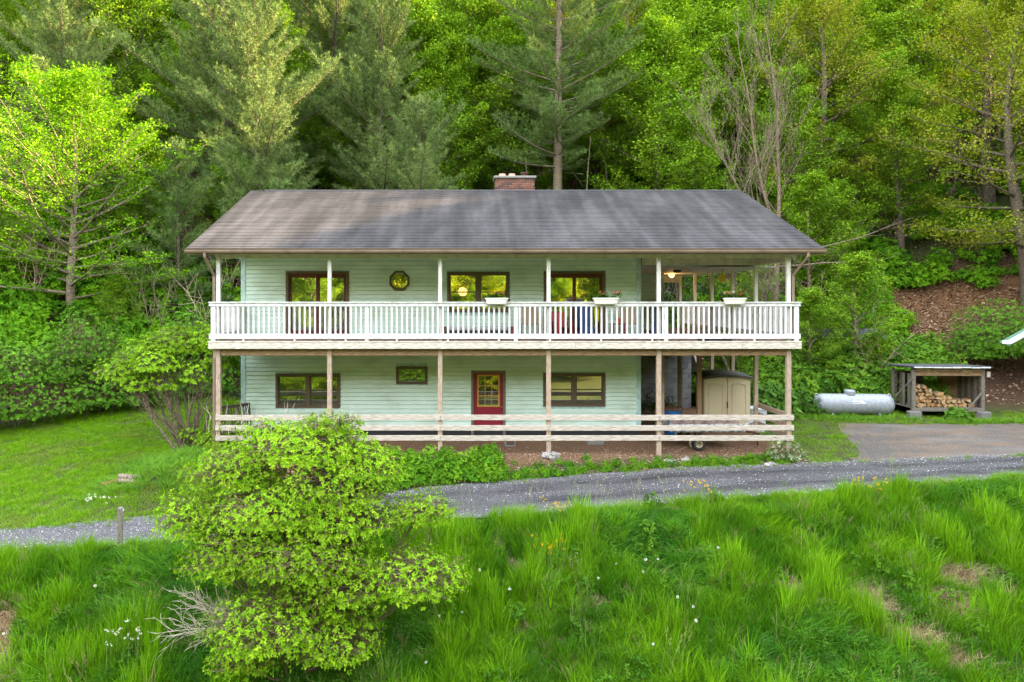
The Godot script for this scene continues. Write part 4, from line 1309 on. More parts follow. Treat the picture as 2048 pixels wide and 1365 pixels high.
	part("reflector", bm(0.02, 0.05, 0.05), M.trim_white, t, Vector3(0.065, 0.85, 0.0))

	# rotting board and log on the lawn
	mat("rotten", lin(0.30, 0.14, 0.07), 0.95, T.grain, Vector3(1, 4, 4), T.grain, 0.6)
	t = thing("old_board", "reddish rotting timber lying on the lawn", "timber", on_land(-9.15, 18.3, 0.07), 0.25)
	part("timber", bm(0.75, 0.14, 0.3, 0.03), M.rotten, t, Vector3.ZERO, Basis(Vector3.BACK, 0.22))
	t = thing("rotten_log", "grey split log lying on the grass right of the reddish timber", "log", on_land(-8.55, 17.9, 0.06), -0.15)
	s = Shape.new()
	s.limb(Vector3(-0.32, 0.05, 0), Vector3(0.3, 0.06, 0.03), 0.1, 0.08, 8, true)
	s.limb(Vector3(-0.25, 0.0, 0.14), Vector3(0.3, 0.0, 0.16), 0.06, 0.05, 7, true)
	part("log", s.mesh(), M.bark_pale, t)
	# stones
	for r in [[2.37, 19.35, 0.22, "flat pale stone at the foot of the fourth deck post"], [5.6, 19.1, 0.16, "pale rock in the soil before the fifth deck post"], [0.55, 19.2, 0.1, "small white rock on the bare soil below the door"], [8.2, 18.75, 0.15, "rock half hidden by the plants at the drive's edge"], [6.1, 19.3, 0.12, "flat tan stone right of the fifth deck post"]]:
		var rock := part("rock", rock_mesh(r[2], int(r[0] * 10)), M.stone, self, on_land(r[0], r[1], r[2] * 0.15))
		tag(rock, r[3], "rock", "rocks along the flower bed")
	for b in [[1.33, -1.0, "hollow concrete block under the lowest fence board right of the door"], [3.9, -1.3, "flat concrete block under the lowest fence board below the right window"]]:
		s = Shape.new()
		if b[0] < 2:
			s.box(Vector3(-0.16, 0, -0.1), Vector3(0.16, 0.04, 0.1)); s.box(Vector3(-0.16, 0.04, -0.1), Vector3(-0.11, 0.22, 0.1)); s.box(Vector3(0.11, 0.04, -0.1), Vector3(0.16, 0.22, 0.1)); s.box(Vector3(-0.16, 0.22, -0.1), Vector3(0.16, 0.26, 0.1))
		else: s.box(Vector3(-0.25, 0, -0.12), Vector3(0.25, 0.12, 0.12))
		tag(part("concrete_block", s.mesh(), M.concrete, self, Vector3(b[0], 0.0, b[1])), b[2], "block")
	# a fallen stick by the fence
	s = Shape.new()
	s.path([Vector3(0, 0.02, 0), Vector3(0.3, 0.06, -0.1), Vector3(0.62, 0.2, -0.16)], [0.014, 0.012, 0.008], 5)
	tag(part("stick", s.mesh(), M.bark_tan, self, Vector3(5.6, 0.0, 0.2)), "thin bare stick on the soil beside the fifth deck post", "stick")
	# curtain and lamp inside
	s = Shape.new()
	for i in 24:
		var xa := -5.86 + i * 0.024
		s.quad(Vector3(xa, 0.98, WZ - 0.28 + 0.02 * sin(i * 1.7)), Vector3(xa, 1.95, WZ - 0.28 + 0.02 * sin(i * 1.7)), Vector3(xa + 0.024, 1.95, WZ - 0.28 + 0.02 * sin((i + 1) * 1.7)), Vector3(xa + 0.024, 0.98, WZ - 0.28 + 0.02 * sin((i + 1) * 1.7)))
	tag(part("curtain", s.mesh(), M.curtain), "pale curtain behind the lower left window", "curtain")
	var ld := mat("lamp_dim", Color(0.9, 0.7, 0.4), 0.4)
	ld.emission_enabled = true
	ld.emission = Color(1.0, 0.75, 0.4)
	ld.emission_energy_multiplier = 0.035
	t = thing("chandelier", "lit lamp glowing behind the upper sash window", "lamp", Vector3(-0.08, 4.72, -3.5))
	s = Shape.new()
	for k in 5:
		var a := TAU * k / 5
		s.path([Vector3(0, 0.1, 0), Vector3(0.1 * cos(a), -0.06, 0.1 * sin(a)), Vector3(0.17 * cos(a), 0.0, 0.17 * sin(a))], [0.008, 0.008, 0.008], 5)
	s.limb(Vector3(0, 0.1, 0), Vector3(0, 0.88, 0), 0.008, 0.008)
	part("arms", s.mesh(), M.brass, t)
	for k in 5:
		var a := TAU * k / 5
		s = Shape.new()
		s.lathe([Vector2(0, 0), Vector2(0.03, 0.01), Vector2(0.035, 0.05), Vector2(0.015, 0.1), Vector2(0, 0.11)], 10)
		part("bulb", s.mesh(), M.lamp_dim, t, Vector3(0.17 * cos(a), 0.0, 0.17 * sin(a)))
	var g := OmniLight3D.new()
	g.name = "chandelier_glow"
	g.light_color = Color(1.0, 0.75, 0.45)
	g.light_energy = 0.03
	g.light_size = 0.15
	g.omni_range = 10.0
	g.omni_attenuation = 2.0
	g.shadow_enabled = true
	g.position = Vector3(-0.08, 4.6, -3.3)
	add_child(g)

func rock_mesh(r: float, seed_: int) -> ArrayMesh:
	var q := RandomNumberGenerator.new()
	q.seed = seed_
	var s := Shape.new()
	var rings := 6
	var n := 9
	var p := []
	for j in rings + 1:
		var row := []
		for i in n:
			var k := 1.0 + q.randf_range(-0.18, 0.18)
			var a := TAU * i / n
			var b := PI * j / rings - PI / 2
			row.append(Vector3(r * 1.2 * k * cos(a) * cos(b), r * 0.55 * k * sin(b), r * 0.9 * k * sin(a) * cos(b)))
		p.append(row)
	for j in rings:
		for i in n:
			s.quad(p[j][i], p[j + 1][i], p[j + 1][(i + 1) % n], p[j][(i + 1) % n])
	return s.mesh()

func bloom(parent: Node3D, at: Vector3, r: Vector3, petal: Color, n: int, green: Color, m: int) -> void:
	var q := RandomNumberGenerator.new()
	q.seed = int(at.x * 100) + n
	var s := Shape.new()
	for k in m:
		var p := at + Vector3(q.randf_range(-1, 1) * r.x, q.randf_range(-0.5, 0.7) * r.y, q.randf_range(-1, 1) * r.z)
		var d := Vector3(q.randf_range(-1, 1), q.randf_range(-0.1, 0.9), q.randf_range(-1, 1)).normalized()
		var sd := d.cross(Vector3.UP).normalized()
		s.leaf(p, d, sd, sd.cross(d), 0.07, 0.045, green * q.randf_range(0.7, 1.4))
	part("leaves", s.mesh(), M.leaf, parent)
	s = Shape.new()
	for k in n:
		var p := at + Vector3(0, r.y * 0.8, 0) + Vector3(q.randf_range(-1, 1) * r.x, q.randf_range(-0.6, 0.8) * r.y, q.randf_range(-1, 1) * r.z) * 0.75
		var d := Vector3(q.randf_range(-1, 1), q.randf_range(-0.3, 1), q.randf_range(-1, 1)).normalized()
		var sd := d.cross(Vector3.UP).normalized()
		s.leaf(p, d, sd, sd.cross(d), 0.045, 0.04, petal * q.randf_range(0.7, 1.3))
	part("blooms", s.mesh(), M.leaf, parent)

func flower_box(at: Vector3, l: float, label: String, blooms: Array) -> void:
	var t := thing("flower_box", label, "planter", Vector3(at.x, DECK + 1.045, 0.24), 0.0, "flower boxes on the deck rail")
	var s := Shape.new()
	# tapered trough with rounded ends and a lip
	var prof := [[0.0, 0.80, 0.085], [0.02, 0.84, 0.095], [0.14, 0.94, 0.115], [0.145, 1.0, 0.13], [0.175, 1.0, 0.13], [0.176, 0.93, 0.11], [0.14, 0.9, 0.1]]
	for k in prof.size() - 1:
		for i in 24:
			var q := []
			var nn := []
			for e in [[0, 0], [1, 0], [1, 1], [0, 1]]:
				var pk: Array = prof[k + e[0]]
				var a: float = TAU * (i + e[1]) / 24.0
				var cx := signf(cos(a)) * pow(absf(cos(a)), 0.35)
				var cz := signf(sin(a)) * pow(absf(sin(a)), 0.6)
				q.append(Vector3(cx * l / 2 * pk[1], pk[0], cz * pk[2]))
			s.quad(q[0], q[3], q[2], q[1])
	part("trough", s.mesh(), M.white_plastic, t)
	part("soil", bm(l * 0.86, 0.02, 0.15), M.rust, t, Vector3(0, 0.13, 0))
	for b in blooms:
		bloom(t, Vector3(b[0], 0.22, 0), Vector3(0.13, 0.09, 0.08), b[1], 26, Color(0.045, 0.12, 0.02), 55)
	bloom(t, Vector3(-0.05, 0.19, 0), Vector3(l * 0.4, 0.05, 0.08), Color(0.08, 0.16, 0.02), 6, Color(0.05, 0.13, 0.02), 60)

func make_tank() -> void:
	mat("tank_grey", lin(0.36, 0.38, 0.42), 0.45, T.soft, Vector3(1.2, 1.2, 1.2))
	var t := thing("propane_tank", "pale grey horizontal propane tank with a top dome at the foot of the slope", "tank", Vector3(14.55, land(14.55, 26.2) - 0.08, -6.5), -0.07)
	var s := Shape.new()
	var pr := []
	for k in 7: pr.append(Vector2(0.41 * sin(PI / 2 * k / 6.0), -1.55 + 0.34 * (1.0 - cos(PI / 2 * k / 6.0))))
	for k in 7: pr.append(Vector2(0.41 * cos(PI / 2 * k / 6.0), 1.21 + 0.34 * sin(PI / 2 * k / 6.0)))
	s.lathe(pr, 32, Basis(Vector3.BACK, -PI / 2), Vector3(0, 0.56, 0))
	part("vessel", s.mesh(), M.tank_grey, t)
	s = Shape.new()
	s.lathe([Vector2(0.21, 0), Vector2(0.21, 0.13), Vector2(0.18, 0.17), Vector2(0.1, 0.19), Vector2(0, 0.195)], 22, Basis(), Vector3(-0.15, 0.95, 0))
	part("dome", s.mesh(), M.tank_grey, t)
	for x in [-1.45, 1.38]:
		s = Shape.new()
		for k in 10:
			var a := TAU * k / 10
			var b := TAU * (k + 1) / 10
			s.limb(Vector3(x + 0.065 * cos(a), 0.9 + 0.075 * sin(a), 0), Vector3(x + 0.065 * cos(b), 0.9 + 0.075 * sin(b), 0), 0.014, 0.014)
		part("lifting_ring", s.mesh(), M.white_plastic, t)
	for x in [-0.9, 0.9]: part("leg", bm(0.1, 0.3, 0.5), M.tank_grey, t, Vector3(x, 0.1, 0))
	# the worn white lettering strip
	s = Shape.new()
	for e in [[-0.23, 0.04, 0.70, 0.735], [-0.23, 0.07, 0.625, 0.655], [0.06, 0.2, 0.665, 0.735], [0.14, 0.27, 0.635, 0.695]]:
		for i in 4:
			var xa := lerpf(e[0], e[1], i / 4.0)
			var xb := lerpf(e[0], e[1], (i + 1) / 4.0)
			var f := func(x: float, y: float) -> Vector3: return Vector3(x, y, sqrt(0.414 * 0.414 - pow(y - 0.56, 2.0)))
			s.quad(f.call(xa, e[2]), f.call(xa, e[3]), f.call(xb, e[3]), f.call(xb, e[2]))
	part("lettering", s.mesh(), M.white_rail, t)
	t.scale = Vector3.ONE * 0.93

func make_woodshed() -> void:
	# at the foot of the slope: posts, slanted tarred roof, a plank deck, braces
	var g := land(17.6, 25.6)
	var t := thing("woodshed", "open-fronted grey timber woodshed half filled with split firewood", "shed", Vector3(17.62, g, -5.9), -0.05)
	var x0 := -1.18
	var x1 := 1.26
	for x in [x0, x1]:
		part("post", bm(0.13, 1.62, 0.11), M.old_wood, t, Vector3(x, 1.06, 0.0))
		part("post", bm(0.1, 1.45, 0.1), M.old_wood, t, Vector3(x, 0.98, -1.3))
		for k in 7:
			if x < 0 and k in [2, 5]: continue
			part("side_plank", bm(0.022, 1.25, 0.16), M.old_wood if k % 2 else M.bark, t, Vector3(x + (0.03 if x < 0 else -0.03), 0.98, -0.16 - k * 0.17))
	var s := Shape.new()
	s.bar(Vector3(x0 - 0.02, 1.5, 0.08), Vector3(x0 - 0.45, 0.75, -0.35), 0.1, 0.03)
	part("brace", s.mesh(), M.old_wood, t)
	s = Shape.new()
	s.bar(Vector3(x1 - 0.02, 1.0, 0.075), Vector3(x1 - 0.55, 0.36, 0.075), 0.1, 0.03)
	part("brace", s.mesh(), M.old_wood, t)
	part("header", bm(x1 - x0 - 0.13, 0.13, 0.06), M.beam_wood_x, t, Vector3((x0 + x1) / 2, 1.62, 0.02))
	part("header", bm(x1 - x0 - 0.13, 0.12, 0.05), M.beam_wood_x, t, Vector3((x0 + x1) / 2, 1.77, 0.05))
	part("floor_beam", bm(x1 - x0 + 0.1, 0.13, 0.07), M.old_wood, t, Vector3((x0 + x1) / 2, 0.32, 0.03))
	part("floor", bm(x1 - x0, 0.05, 1.3), M.old_wood, t, Vector3((x0 + x1) / 2, 0.36, -0.68))
	part("rear_panel", bm(1.1, 1.2, 0.03), M.dark_wood, t, Vector3(x0 + 0.6, 1.0, -1.36))
	part("rear_panel", bm(0.75, 1.2, 0.03), M.beam_wood_x, t, Vector3(x1 - 0.4, 1.0, -1.36))
	s = Shape.new()
	s.box(Vector3(-1.36, -0.03, -0.9), Vector3(1.44, 0.03, 0.95), 0.005, Basis(Vector3.RIGHT, -0.04), Vector3(0, 1.86, -0.68))
	var roof := part("roof", s.mesh(), M.ridge_metal, t)
	# torn pale edge of the roofing
	for k in 8:
		var a := -1.3 + k * 0.335
		part("torn_edge", bm(0.32, 0.03 + 0.02 * rng.randf(), 0.012), M.trim_white, roof, Vector3(a + 0.16, 1.875 + 0.015 * rng.randf(), 0.285))
	part("hanging_block", bm(0.12, 0.2, 0.04), M.rail_wood_x, t, Vector3(1.42, 1.62, 0.1))
	for p in [[x0, 0.0, "left"], [x1, 0.0, "right"]]:
		var b := part("footing_block", bm(0.42, 0.42, 0.3, 0.02), M.concrete, self, Vector3(17.62 + p[0], g + 0.05, -5.85 + p[0] * 0.05))
		b.rotation.y = 0.15 * p[0]
		tag(b, "grey concrete footing under the %s front post of the woodshed" % p[2], "block", "footings of the woodshed")
	# firewood
	for k in 3:
		mat("cut_wood%d" % k, [lin(0.55, 0.36, 0.17), lin(0.46, 0.27, 0.12), lin(0.62, 0.46, 0.28)][k], 0.9, T.grain, Vector3(3, 3, 3))
	var variants := []
	for k in 8:
		var q := RandomNumberGenerator.new()
		q.seed = 40 + k
		var lg := Shape.new()
		var n := 3 if k < 3 else (4 if k < 6 else 8)
		var pts := []
		for i in n:
			var a := TAU * (i + q.randf_range(-0.18, 0.18)) / n
			pts.append(Vector2(cos(a), sin(a)) * q.randf_range(0.065, 0.1))
		for i in n:
			var a: Vector2 = pts[i]
			var b: Vector2 = pts[(i + 1) % n]
			lg.quad(Vector3(a.x, a.y, 0.2), Vector3(b.x, b.y, 0.2), Vector3(b.x, b.y, -0.2), Vector3(a.x, a.y, -0.2))
		var bark := lg.mesh()
		var cut := Shape.new()
		for i in n:
			var a: Vector2 = pts[i]
			var b: Vector2 = pts[(i + 1) % n]
			cut.tri(Vector3(0, 0, 0.201), Vector3(b.x, b.y, 0.2), Vector3(a.x, a.y, 0.2))
			cut.tri(Vector3(0, 0, -0.201), Vector3(a.x, a.y, -0.2), Vector3(b.x, b.y, -0.2))
		variants.append([bark, cut.mesh()])
	var q2 := RandomNumberGenerator.new()
	q2.seed = 77
	var heights := [6, 6, 5, 5, 4, 4, 4, 3, 3, 2, 2, 2, 1, 2, 1]
	for i in heights.size():
		for j in heights[i]:
			var v: Array = variants[q2.randi_range(0, 7)]
			var log_ := thing("firewood_log", "split firewood log stacked in the open woodshed", "log", Vector3(17.62 - 1.03 + i * 0.145 + (0.07 if j % 2 else 0.0), g + 0.46 + j * 0.135 + q2.randf() * 0.02, -5.97 - 0.12 - q2.randf() * 0.12), q2.randf_range(-0.2, 0.2), "firewood in the woodshed")
			log_.rotation.z = q2.randf() * TAU
			part("split_sides", v[0], M.bark_tan if q2.randf() < 0.5 else M.cut_wood1, log_)
			part("cut_ends", v[1], M["cut_wood%d" % q2.randi_range(0, 2)], log_)

# ------------------------------------------------------------------ plants
func pick(cols: Array, q: RandomNumberGenerator) -> Color:
	var a: Color = cols[q.randi_range(0, cols.size() - 1)]
	var b: Color = cols[q.randi_range(0, cols.size() - 1)]
	var k := a.lerp(b, q.randf()) * q.randf_range(0.8, 1.2)
	k.a = 1.0
	return k

func ball(q: RandomNumberGenerator) -> Vector3:
	var z := q.randf_range(-1, 1)
	var a := q.randf() * TAU
	var r := sqrt(1.0 - z * z)
	return Vector3(r * cos(a), z, r * sin(a))

func bent(p: Vector3, d: Vector3, l: float, n: int, lift: float, wander: float, q: RandomNumberGenerator) -> Array:
	var out := [p]
	for k in n:
		d = (d + Vector3(0, lift, 0) + ball(q) * wander).normalized()
		p += d * l / n
		out.append(p)
	return out

func at_on(p: Array, t: float) -> Vector3:
	var f := clampf(t, 0.0, 1.0) * (p.size() - 1)
	var k := mini(int(f), p.size() - 2)
	return p[k].lerp(p[k + 1], f - k)

func dir_on(p: Array, t: float) -> Vector3:
	var k := mini(int(clampf(t, 0.0, 1.0) * (p.size() - 1)), p.size() - 2)
	return (p[k + 1] - p[k]).normalized()

func taper(a: float, b: float, n: int) -> Array:
	var out := []
	for k in n: out.append(lerpf(a, b, float(k) / (n - 1)))
	return out

func spray(s: Shape, c: Vector3, out: Vector3, n: int, r: float, flat: float, l: float, w: float, k: Color, cols: Array, q: RandomNumberGenerator) -> void:
	# a clump of leaves round a twig end
	for i in n:
		var o := ball(q) * r * sqrt(q.randf())
		o.y *= 1.0 - flat
		var d := (out * 0.5 + ball(q)).normalized()
		d.y *= 1.0 - flat * 0.7
		d = d.normalized()
		var up := (Vector3(0, 0.6 + flat, 0) + ball(q) * 0.75).normalized()
		var sd := d.cross(up)
		if sd.length_squared() < 0.01: sd = d.cross(Vector3.RIGHT)
		sd = sd.normalized()
		var z := q.randf_range(0.75, 1.25)
		s.leaf(c + o, d, sd, sd.cross(d), l * z, w * z, k.lerp(pick(cols, q), 0.5))

# a broad-leaved tree grown from its trunk: limbs, boughs, twigs, leaves
func broadleaf(p: Dictionary) -> Array:
	var q := RandomNumberGenerator.new()
	q.seed = p.seed
	var wood := Shape.new()
	var leaves := Shape.new()
	var h: float = p.h
	var tr: float = p.get("trunk", h * 0.014)
	var lean: Vector3 = p.get("lean", Vector3.ZERO)
	var trunk := bent(Vector3(0, -0.4, 0), (Vector3.UP + lean).normalized(), h * 0.95, 9, 0.03, p.get("wander", 0.06), q)
	wood.path(trunk, taper(tr * 1.25, tr * 0.15, 10), 8)
	var base: float = p.base
	var n1: int = p.n1
	var flat: float = p.get("flat", 0.4)
	var cols: Array = p.cols
	var r: float = p.r
	var crowd: float = p.get("low", 0.75)
	for i in n1:
		var u := (i + q.randf()) / n1
		var t := lerpf(base, 0.98, pow(u, 0.9))
		var o := at_on(trunk, t)
		var az := i * 2.39996 + q.randf_range(-0.4, 0.4)
		var prof := lerpf(crowd, 1.0, u / 0.3) if u < 0.3 else lerpf(1.0, p.get("tip", 0.2), pow((u - 0.3) / 0.7, 1.25))
		var len1 := r * prof * q.randf_range(0.78, 1.15)
		var el := deg_to_rad(lerpf(p.get("el0", 12.0), p.get("el1", 62.0), u))
		var d1 := Vector3(cos(az) * cos(el), sin(el), sin(az) * cos(el))
		var b1 := bent(o, d1, len1, 5, p.get("lift", 0.05), 0.12, q)
		var r1 := clampf(tr * 0.42 * (1.15 - u) * len1 / r, 0.012, 1.0)
		wood.path(b1, taper(r1, 0.008, 6), 5)
		var n2: int = p.n2
		for j in n2:
			var v := lerpf(p.get("bare", 0.28), 1.0, (j + q.randf() * 0.7) / n2)
			var o2 := at_on(b1, v)
			var dd := dir_on(b1, v)
			var side := dd.cross(Vector3.UP).normalized() * (1.0 if j % 2 else -1.0)
			var d2 := (dd * 0.7 + side * q.randf_range(0.4, 1.0) + Vector3(0, q.randf_range(-0.15, 0.35) * (1.0 - flat), 0)).normalized()
			var len2 := maxf(0.35, len1 * 0.36 * (1.2 - v * 0.6) * q.randf_range(0.7, 1.2))
			var b2 := bent(o2, d2, len2, 3, 0.04, 0.15, q)
			wood.path(b2, taper(maxf(0.007, r1 * 0.3), 0.004, 4), 3)
			var n3: int = p.n3
			var tone := pick(cols, q)
			for m in n3:
				var e := at_on(b2, (m + 0.6) / n3) + ball(q) * len2 * 0.16 * Vector3(1, 1.0 - flat, 1)
				spray(leaves, e, d2, p.k, p.get("clump", 0.3), flat, p.leaf, p.leafw, tone, cols, q)
	return [wood.mesh(), leaves.mesh()]

# a white pine: whorls of upswept boughs, brush-like tufts of long needles
func pine(p: Dictionary) -> Array:
	var q := RandomNumberGenerator.new()
	q.seed = p.seed
	var wood := Shape.new()
	var leaves := Shape.new()
	var h: float = p.h
	var tr: float = p.get("trunk", h * 0.012)
	var trunk := bent(Vector3(0, -0.4, 0), Vector3.UP, h, 8, 0.05, 0.02, q)
	wood.path(trunk, taper(tr * 1.2, 0.02, 9), 8)
	var y: float = p.base * h
	var cols: Array = p.cols
	while y < h - 0.25:
		var u: float = (y - p.base * h) / (h * (1.0 - p.base))
		var n := q.randi_range(4, 6)
		var turn := q.randf() * TAU
		for i in n:
			var az := turn + TAU * (i + q.randf_range(-0.25, 0.25)) / n
			var prof := pow(1.0 - u, 0.5) * lerpf(0.7, 1.0, minf(1.0, u * 4.0)) * (1.0 + 0.3 * sin(az * 2.0 + u * 11.0 + p.seed))
			var l: float = maxf(0.35, p.r * prof * q.randf_range(0.45, 1.2))
			var el := deg_to_rad(lerpf(p.get("el0", 4.0), 48.0, u) + q.randf_range(-7, 7))
			var d := Vector3(cos(az) * cos(el), sin(el), sin(az) * cos(el))
			var b := bent(at_on(trunk, y / h), d, l, 5, 0.07, 0.06, q)
			wood.path(b, taper(clampf(l * 0.013, 0.012, 0.07), 0.007, 6), 4)
			var tone := pick(cols, q)
			var m := int(l / 0.26) + 2
			for j in m:
				var v := lerpf(p.get("bare", 0.15), 1.0, (j + 0.5) / m)
				var o := at_on(b, v)
				var dd := dir_on(b, v)
				var side := dd.cross(Vector3.UP).normalized() * (1.0 if j % 2 else -1.0)
				var l2 := maxf(0.22, l * 0.36 * (1.15 - v)) * q.randf_range(0.7, 1.3)
				var d2 := (dd * 0.75 + side * q.randf_range(0.45, 0.9) + Vector3(0, 0.28 + 0.2 * q.randf(), 0)).normalized()
				var b2 := bent(o, d2, l2, 2, 0.1, 0.1, q)
				wood.path(b2, [0.008, 0.006, 0.004], 3)
				var nt := int(l2 / 0.15) + 1
				for g in nt:
					var c := at_on(b2, (g + 1.0) / nt)
					tuft_of_needles(leaves, c, (d2 + Vector3(0, 0.45, 0)).normalized(), p.get("needles", 15), p.get("nl", 0.25), tone, cols, q)
		y += q.randf_range(0.4, 0.62) * p.get("gap", 1.0)
	tuft_of_needles(leaves, trunk[-1], Vector3.UP, 14, 0.2, pick(cols, q), cols, q)
	return [wood.mesh(), leaves.mesh()]

func tuft_of_needles(s: Shape, c: Vector3, d: Vector3, n: int, l: float, tone: Color, cols: Array, q: RandomNumberGenerator) -> void:
	var k := tone.lerp(pick(cols, q), 0.45)
	for i in n:
		var e := (d * 0.75 + ball(q) * 0.85).normalized()
		var sd := e.cross(ball(q)).normalized() * 0.0135
		var tip := c + e * l * q.randf_range(0.75, 1.2)
		var base := c - e * 0.03
		var m := (tip - base).cross(sd).normalized()
		s.v.append(base - sd); s.v.append(base + sd); s.v.append(tip)
		s.n.append(m); s.n.append(m); s.n.append(m)
		s.c.append(k); s.c.append(k); s.c.append(k)

# a shrub built from lobes of twigs ending in whorls of leaves
func bush(p: Dictionary) -> Array:
	var q := RandomNumberGenerator.new()
	q.seed = p.seed
	var wood := Shape.new()
	var leaves := Shape.new()
	var foot: Vector3 = p.get("foot", Vector3.ZERO)
	var cols: Array = p.cols
	for lobe in p.lobes:
		var c: Vector3 = lobe[0]
		var r: Vector3 = lobe[1]
		var n: int = lobe[2]
		var mood := q.randf_range(0.72, 1.15)
		var dir := (c - foot)
		var st := []
		if p.has("below"): foot = Vector3(c.x, minf(0.0, 0.055 * (c.x - 1.0)), c.z); dir = c - foot
		var f0: Vector3 = foot + Vector3(q.randf_range(-1, 1), 0, q.randf_range(-1, 1)) * p.get("spread", 0.12)
		for k in 6:
			var t := k / 5.0
			st.append(f0.lerp(c, t) + Vector3(0, -dir.length() * 0.10 * sin(PI * t), 0) + ball(q) * 0.03 * (1.0 if k in [1, 2, 3, 4] else 0.0))
		var sr: float = p.get("stem", 0.03)
		wood.path(st, taper(sr, sr * 0.35, 6), 6)
		var hubs := []
		for k in int(p.get("hubs", 9)):
			var hb := c + ball(q) * r * 0.5
			hubs.append(hb)
			var from := at_on(st, q.randf_range(0.6, 1.0))
			wood.path([from, from.lerp(hb, 0.5) + ball(q) * 0.05, hb], [sr * 0.4, sr * 0.28, sr * 0.18], 4)
		for i in n:
			var u := ball(q)
			if u.y < -0.35: u.y *= 0.4
			var rr := lerpf(p.get("inner", 0.5), 1.05, sqrt(q.randf()))
			var lump := 1.0 + 0.28 * patch.get_noise_3d(u.x * 16.0 + c.x * 40.0, u.y * 16.0, u.z * 16.0 + c.z * 40.0)
			var e := c + u * r * rr * lump
			var out := ((e - c) / r).normalized()
			out = (out * Vector3(1, 0.7, 1) + Vector3(0, p.get("upward", 0.35), 0)).normalized()
			if i % 3 == 0:
				var hb: Vector3 = hubs[q.randi_range(0, hubs.size() - 1)]
				wood.path([e + (hb - e) * 0.55, e], [0.007, 0.004], 3)
			var tone := pick(cols, q) * mood
			var k: int = p.k
			var turn := q.randf() * TAU
			var sx := out.cross(Vector3.UP if absf(out.y) < 0.95 else Vector3.RIGHT).normalized()
			var sy := out.cross(sx)
			for j in k:
				var a := turn + TAU * j / k + q.randf_range(-0.3, 0.3)
				var rad := sx * cos(a) + sy * sin(a)
				var d := (rad + out * q.randf_range(0.05, 0.75)).normalized()
				var sd := d.cross(out).normalized()
				var z := q.randf_range(0.5, 1.35)
				leaves.leaf(e + ball(q) * 0.015, d, sd, sd.cross(d), p.leaf * z, p.leafw * z, tone.lerp(pick(cols, q) * mood, 0.35))
	return [wood.mesh(), leaves.mesh()]

func plant(called: String, label: String, category: String, made: Array, wood: Material, leaf: Material, at: Vector3, turn := 0.0, group := "", names := ["trunk", "crown"]) -> Node3D:
	var t := thing(called, label, category, at, turn, group)
	t.set_meta("kindname", called)
	part(names[0], made[0], wood, t)
	if made.size() > 1: part(names[1], made[1], leaf, t)
	return t

# a leafless tree: several rising leaders that fork to fine twigs
func bare_tree(seed_: int, h: float) -> ArrayMesh:
	var q := RandomNumberGenerator.new()
	q.seed = seed_
	var s := Shape.new()
	var low := bent(Vector3(0, -0.4, 0), Vector3(0.02, 1, 0), h * 0.30, 5, 0.02, 0.04, q)
	s.path(low, taper(0.17, 0.135, 6), 9)
	var tops := [[Vector3(-0.30, 1, 0.05), 0.70, 0.085], [Vector3(0.06, 1, 0.05), 0.72, 0.10], [Vector3(-0.7, 1, 0.1), 0.55, 0.055]]
	for tp in tops:
		var st: Vector3 = low[-1] - Vector3(0, q.randf() * 0.5, 0)
		var b := bent(st, tp[0].normalized(), h * tp[1], 8, 0.05, 0.07, q)
		s.path(b, taper(tp[2], 0.012, 9), 6)
		for i in 18:
			var v := lerpf(0.12, 0.97, (i + q.randf()) / 18.0)
			var o := at_on(b, v)
			var az := q.randf() * TAU
			var d := (Vector3(cos(az), 0.9 + 0.5 * q.randf(), sin(az)) + dir_on(b, v) * 0.5).normalized()
			var l := h * 0.25 * (1.15 - v * 0.7) * q.randf_range(0.6, 1.2)
			var b2 := bent(o, d, l, 5, 0.06, 0.12, q)
			s.path(b2, taper(0.024 * (1.2 - v), 0.006, 6), 4)
			for j in 8:
				var v2 := lerpf(0.2, 1.0, (j + q.randf()) / 8.0)
				var d3 := (dir_on(b2, v2) + ball(q) * 0.6 + Vector3(0, 0.25, 0)).normalized()
				var b3 := bent(at_on(b2, v2), d3, l * 0.42 * q.randf_range(0.5, 1.2), 3, 0.05, 0.15, q)
				s.path(b3, taper(0.009, 0.004, 4), 3)
				for m in 3:
					var v3 := 0.3 + 0.25 * m
					var d4 := (dir_on(b3, v3) + ball(q) * 0.6).normalized()
					s.path(bent(at_on(b3, v3), d4, l * 0.16, 2, 0.05, 0.15, q), [0.005, 0.004, 0.003], 3)
	# a few long low boughs
	for e in [[Vector3(1, 0.22, 0.25), 0.42], [Vector3(-1, 0.35, 0.2), 0.34], [Vector3(0.8, 0.1, 0.5), 0.3], [Vector3(-0.9, 0.15, 0.5), 0.25]]:
		var b := bent(at_on(low, q.randf_range(0.5, 0.95)), e[0].normalized(), h * e[1], 7, 0.02, 0.1, q)
		s.path(b, taper(0.05, 0.008, 8), 5)
		for j in 12:
			var v2 := lerpf(0.25, 1.0, (j + q.randf()) / 12.0)
			var d3 := (dir_on(b, v2) + ball(q) * 0.8).normalized()
			s.path(bent(at_on(b, v2), d3, h * 0.08, 3, 0.02, 0.2, q), taper(0.01, 0.004, 4), 3)
	return s.mesh()

